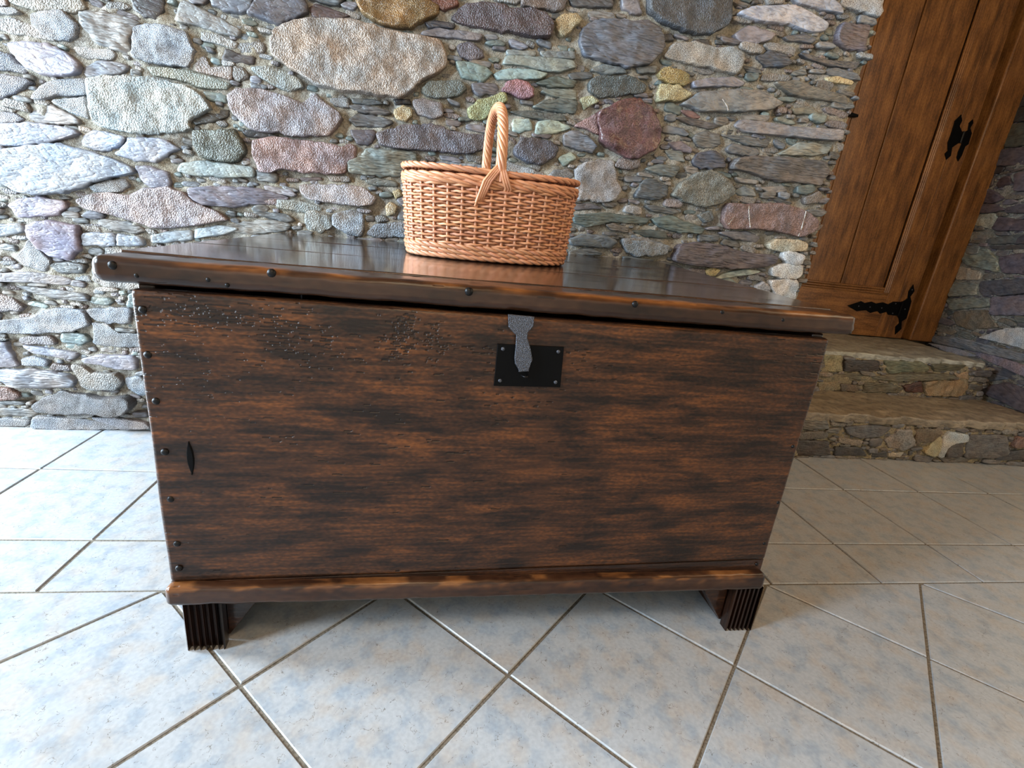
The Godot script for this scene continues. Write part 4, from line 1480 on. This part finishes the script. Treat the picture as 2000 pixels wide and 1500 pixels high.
	s.append(["layered", Color8(127, 131, 124), 18, [1268,1116, 1329,1119, 1346,1091, 1299,1091]])
	s.append(["layered", Color8(103, 114, 114), 24, [1208,1051, 1252,1071, 1331,1071, 1314,1038, 1253,1042]])
	s.append(["layered", Color8(89, 96, 102), 28, [1188,962, 1203,1011, 1249,1022, 1301,1007, 1302,977, 1258,955]])
	s.append(["slate", Color8(139, 134, 129), 20, [1545,1063, 1630,1062, 1624,1053, 1561,1051]])
	s.append(["slate", Color8(124, 129, 127), 20, [1549,1019, 1583,1039, 1618,1033, 1634,1014, 1573,1007]])
	s.append(["slate", Color8(132, 125, 120), 20, [1645,1041, 1733,1057, 1750,1043, 1688,1031]])
	s.append(["rough", Color8(128, 118, 111), 22, [1827,1029, 1873,1056, 1895,1047, 1883,1019, 1840,1009]])
	s.append(["layered", Color8(144, 144, 129), 22, [1686,1157, 1755,1205, 1880,1210, 1870,1184, 1783,1162]])
	s.append(["layered", Color8(104, 104, 102), 20, [1460,1189, 1559,1196, 1638,1185, 1629,1173, 1554,1171]])
	s.append(["layered", Color8(96, 112, 105), 26, [1264,895, 1336,914, 1399,898, 1466,882, 1458,867, 1369,862, 1294,872]])
	s.append(["rough", Color8(112, 119, 121), 22, [1434,925, 1480,947, 1497,922, 1471,903]])
	s.append(["slate", Color8(120, 115, 96), 18, [1695,1299, 1767,1314, 1790,1298, 1711,1288]])
	s.append(["slate", Color8(115, 110, 115), 22, [1526,876, 1629,893, 1700,878, 1686,859, 1584,861]])
	s.append(["slate", Color8(72, 70, 72), 14, [1189,1443, 1219,1449, 1230,1434, 1198,1427]])
	s.append(["slate", Color8(72, 69, 72), 14, [1297,1444, 1346,1450, 1352,1438, 1311,1435]])
	s.append(["layered", Color8(122, 122, 117), 16, [1663,1406, 1706,1423, 1716,1408, 1675,1398]])
	s.append(["layered", Color8(110, 110, 108), 14, [1485,1398, 1535,1398, 1553,1388, 1507,1384]])
	s.append(["layered", Color8(102, 92, 102), 40, [1366,768, 1380,818, 1434,832, 1484,833, 1525,833, 1643,817, 1767,820, 1780,813, 1776,791, 1709,770, 1596,757, 1453,755, 1377,760]])
	s.append(["rough", Color8(128, 137, 144), 32, [1165,814, 1239,817, 1313,816, 1347,810, 1342,785, 1288,771, 1230,765, 1186,777]])
	s.append(["slate", Color8(90, 101, 107), 30, [974,794, 1027,804, 1131,806, 1140,794, 1102,781, 1031,780, 982,779]])
	s.append(["pale", Color8(225, 225, 225), 40, [1789,834, 1844,840, 1880,827, 1877,800, 1847,796, 1806,804]])
	s.append(["pale", Color8(225, 225, 221), 38, [1764,774, 1804,795, 1878,796, 1892,767, 1877,746, 1820,741, 1775,749]])
	s.append(["pale", Color8(225, 225, 225), 42, [1774,727, 1795,734, 1878,741, 1891,719, 1887,694, 1891,666, 1848,667, 1802,677, 1784,704]])
	s.append(["rough", Color8(178, 171, 171), 30, [1720,698, 1744,723, 1780,703, 1783,676, 1734,686]])
	s.append(["gold", Color8(225, 195, 99), 30, [1504,735, 1524,755, 1561,745, 1546,726, 1522,724]])
	s.append(["slate", Color8(160, 169, 150), 22, [1547,712, 1586,737, 1659,758, 1722,756, 1690,744, 1615,728]])
	s.append(["layered", Color8(100, 111, 116), 22, [1183,757, 1231,758, 1301,755, 1273,746, 1194,747]])
	s.append(["slate", Color8(132, 120, 141), 36, [-679,660, -646,680, -596,682, -549,674, -556,607, -585,574, -630,580, -666,606, -679,635]])
	s.append(["slate", Color8(140, 137, 143), 22, [-802,509, -699,524, -616,517, -591,505, -610,494, -704,494, -805,490]])
	s.append(["layered", Color8(112, 108, 107), 18, [-752,478, -660,476, -556,469, -551,450, -641,447, -709,462]])
	s.append(["rough", Color8(134, 121, 121), 22, [-813,447, -764,440, -742,411, -753,400, -823,393]])
	s.append(["pale", Color8(145, 146, 153), 26, [-829,360, -722,379, -680,409, -621,419, -565,414, -561,371, -617,345, -682,334, -778,327, -835,327]])
	s.append(["pale", Color8(145, 148, 157), 24, [-561,419, -503,429, -435,435, -440,387, -504,382, -550,394]])
	s.append(["slate", Color8(129, 127, 140), 26, [-840,298, -803,295, -789,240, -784,218, -857,207]])
	s.append(["slate", Color8(137, 135, 145), 22, [-760,286, -709,284, -641,277, -610,269, -626,252, -693,259, -740,266]])
	s.append(["pale", Color8(142, 142, 148), 22, [-777,241, -738,253, -698,239, -705,224, -771,222]])
	s.append(["slate", Color8(139, 136, 149), 26, [-599,253, -542,273, -438,275, -437,230, -498,226, -546,240, -596,243]])
	s.append(["layered", Color8(129, 126, 131), 28, [-858,201, -750,207, -687,205, -643,196, -622,179, -641,157, -730,146, -818,146, -863,171]])
	s.append(["rough", Color8(130, 123, 115), 30, [-632,232, -598,234, -571,207, -499,211, -484,183, -507,154, -579,148, -612,158, -617,187]])
	s.append(["rough", Color8(130, 90, 76), 24, [-868,140, -825,136, -797,115, -817,99, -877,93]])
	s.append(["pale", Color8(98, 89, 86), 38, [-775,75, -730,112, -671,140, -622,131, -552,122, -477,133, -456,111, -479,80, -518,65, -590,68, -673,60, -758,59]])
	s.append(["pale", Color8(142, 150, 160), 22, [-479,195, -433,203, -399,183, -403,139, -429,139, -473,161]])
	s.append(["pale", Color8(149, 144, 146), 22, [-766,45, -625,38, -504,19, -514,8, -682,0, -782,6]])
	s.append(["pale", Color8(140, 136, 136), 20, [-889,25, -848,32, -785,24, -798,6, -894,1]])
	s.append(["pale", Color8(150, 142, 145), 24, [-597,47, -498,50, -430,35, -415,18, -502,8]])
	s.append(["pale", Color8(147, 146, 147), 18, [-547,376, -509,379, -482,354, -443,350, -381,350, -386,309, -514,301, -557,308]])
	s.append(["pale", Color8(145, 138, 135), 16, [-742,563, -710,597, -687,624, -664,595, -637,563, -662,528, -706,537]])
	s.append(["slate", Color8(77, 73, 67), 16, [-659,555, -599,566, -545,560, -557,536, -627,529]])
	return s


func reveal_stones() -> Array:
	var s := []
	s.append(["slate", Color8(96, 85, 93), 22, [-9,1524, 157,1518, 220,1508, 258,1424, 70,1438, -18,1455]])
	s.append(["slate", Color8(64, 60, 66), 24, [-37,1435, 25,1449, 102,1424, 88,1399, -28,1401]])
	s.append(["slate", Color8(85, 72, 72), 18, [-49,1387, 52,1376, 66,1332, -15,1328]])
	s.append(["slate", Color8(88, 69, 74), 18, [89,1341, 101,1371, 149,1377, 179,1337, 113,1317]])
	s.append(["layered", Color8(113, 96, 107), 22, [-44,1314, 60,1316, 178,1259, 122,1241, -18,1244]])
	s.append(["slate", Color8(104, 90, 98), 20, [-23,1239, 126,1233, 206,1199, 120,1187, 7,1192]])
	s.append(["slate", Color8(117, 102, 109), 24, [176,1384, 216,1390, 279,1377, 322,1284, 218,1292]])
	s.append(["slate", Color8(93, 88, 98), 22, [213,1209, 293,1220, 352,1217, 370,1176, 213,1183]])
	s.append(["rough", Color8(188, 183, 153), 18, [-18,1181, 157,1180, 194,1141, 175,1098, 7,1129]])
	s.append(["slate", Color8(96, 85, 96), 26, [191,1162, 329,1142, 387,1140, 409,1090, 232,1086, 180,1100]])
	s.append(["layered", Color8(134, 134, 132), 16, [44,1082, 158,1062, 177,1037, 73,1036]])
	s.append(["slate", Color8(98, 102, 98), 24, [179,1040, 362,1070, 419,1070, 437,1029, 193,1016]])
	s.append(["slate", Color8(88, 85, 83), 20, [191,1007, 387,1014, 443,1015, 450,999, 238,991]])
	s.append(["layered", Color8(142, 145, 137), 18, [-23,1003, 135,1009, 143,963, 3,947]])
	s.append(["slate", Color8(85, 88, 74), 22, [-27,1648, 98,1649, 162,1636, 214,1522, 64,1533, -7,1576]])
	s.append(["slate", Color8(60, 64, 64), 22, [-15,1733, 60,1732, 123,1722, 157,1647, 2,1668]])
	s.append(["slate", Color8(69, 69, 69), 20, [-43,1821, 89,1798, 121,1727, -9,1747]])
	s.append(["rough", Color8(151, 145, 126), 16, [18,1080, 180,1083, 214,1056, 51,1036]])
	s.append(["slate", Color8(88, 83, 90), 20, [208,1047, 364,1065, 457,1064, 476,1023, 210,1019]])
	s.append(["layered", Color8(142, 151, 134), 22, [12,987, 189,991, 308,922, 320,873, 66,900]])
	s.append(["slate", Color8(109, 96, 107), 24, [296,949, 407,971, 495,982, 543,874, 343,870]])
	s.append(["rough", Color8(191, 177, 153), 16, [21,888, 208,865, 217,823, 46,809]])
	s.append(["slate", Color8(96, 96, 104), 26, [227,813, 464,846, 553,852, 579,795, 397,753, 247,751]])
	s.append(["layered", Color8(139, 147, 137), 20, [39,796, 210,801, 233,740, 62,708]])
	s.append(["slate", Color8(126, 113, 123), 24, [341,737, 499,767, 588,775, 629,683, 375,645]])
	s.append(["layered", Color8(137, 142, 126), 22, [36,693, 323,728, 342,687, 107,634]])
	s.append(["rough", Color8(134, 120, 98), 20, [124,626, 340,668, 436,590, 285,543, 168,560]])
	s.append(["layered", Color8(142, 145, 151), 26, [32,458, 249,491, 626,489, 718,487, 732,456, 642,454, 334,439, 55,427]])
	s.append(["pale", Color8(224, 224, 224), 24, [379,518, 500,595, 571,611, 661,612, 711,502, 615,515, 464,519]])
	s.append(["pale", Color8(205, 199, 209), 18, [40,413, 241,428, 391,415, 235,388]])
	s.append(["rough", Color8(169, 147, 161), 20, [287,436, 387,449, 649,438, 746,425, 763,386, 671,390, 461,409]])
	s.append(["slate", Color8(115, 120, 132), 20, [391,324, 570,355, 613,351, 509,306, 417,293]])
	s.append(["slate", Color8(88, 88, 98), 20, [403,257, 506,290, 562,250, 477,222]])
	s.append(["slate", Color8(107, 96, 107), 26, [529,286, 621,333, 699,329, 791,325, 835,226, 749,221, 627,233, 530,239]])
	return s


func upper_riser_stones() -> Array:
	var s := []
	s.append(["rough", Color8(174, 156, 101), 16, [2405,391, 2497,394, 2524,318, 2432,312]])
	s.append(["slate", Color8(75, 66, 62), 18, [2518,377, 2719,385, 2733,332, 2539,319]])
	s.append(["layered", Color8(114, 114, 78), 16, [2749,385, 2968,395, 3011,370, 3013,351, 2790,326]])
	s.append(["layered", Color8(101, 98, 71), 16, [3026,386, 3232,396, 3222,372, 3055,353]])
	s.append(["layered", Color8(121, 108, 78), 18, [2435,284, 2576,310, 2732,303, 2807,319, 3128,346, 3190,331, 3039,309, 2847,286, 2737,290, 2595,275, 2439,271]])
	s.append(["rough", Color8(156, 137, 98), 14, [2420,252, 2523,258, 2544,218, 2433,210]])
	s.append(["rough", Color8(121, 101, 80), 16, [2545,253, 2630,252, 2658,242, 2643,218, 2562,218]])
	s.append(["layered", Color8(114, 101, 73), 16, [2673,267, 2830,277, 2901,251, 2896,231, 2697,220]])
	s.append(["slate", Color8(96, 50, 36), 18, [2912,264, 3000,298, 3031,240, 2938,234]])
	s.append(["gold", Color8(206, 149, 78), 20, [3019,295, 3075,305, 3275,318, 3296,289, 3279,231, 3055,223]])
	s.append(["rough", Color8(185, 146, 101), 14, [3186,350, 3263,361, 3279,325, 3215,328]])
	return s


func lower_riser_stones() -> Array:
	var s := []
	s.append(["layered", Color8(117, 110, 100), 16, [2092,183, 2205,184, 2230,142, 2109,130]])
	s.append(["slate", Color8(102, 95, 93), 18, [2307,151, 2462,169, 2542,156, 2505,117, 2405,102, 2330,120]])
	s.append(["slate", Color8(81, 69, 62), 16, [2093,75, 2248,82, 2276,17, 2113,10]])
	s.append(["slate", Color8(74, 69, 67), 16, [2288,56, 2422,56, 2471,19, 2303,13]])
	s.append(["rough", Color8(157, 143, 131), 20, [2537,100, 2575,152, 2648,150, 2692,85, 2659,50, 2563,63]])
	s.append(["rough", Color8(131, 105, 76), 18, [2671,157, 2790,162, 2814,147, 2779,102, 2698,91]])
	s.append(["gold", Color8(225, 193, 112), 26, [2747,53, 2783,95, 2790,135, 2824,114, 2831,68, 2827,33, 2767,41]])
	s.append(["pale", Color8(225, 225, 219), 24, [2824,125, 2844,154, 2950,145, 2960,115, 2904,101, 2861,69, 2865,24, 2837,34]])
	s.append(["slate", Color8(88, 76, 67), 22, [2863,57, 2888,98, 2944,111, 2966,34, 2880,29]])
	s.append(["slate", Color8(105, 98, 95), 22, [2963,142, 3162,151, 3213,61, 3155,35, 2983,28, 2966,97]])
	s.append(["rough", Color8(148, 107, 91), 20, [3215,102, 3230,148, 3285,145, 3385,145, 3407,104, 3234,92]])
	s.append(["slate", Color8(79, 72, 69), 20, [3212,71, 3311,81, 3417,85, 3442,40, 3162,23]])
	s.append(["pale", Color8(217, 200, 171), 16, [2575,34, 2649,42, 2639,21, 2581,19]])
	s.append(["slate", Color8(72, 69, 67), 14, [2480,25, 2557,46, 2574,18, 2498,12]])
	return s
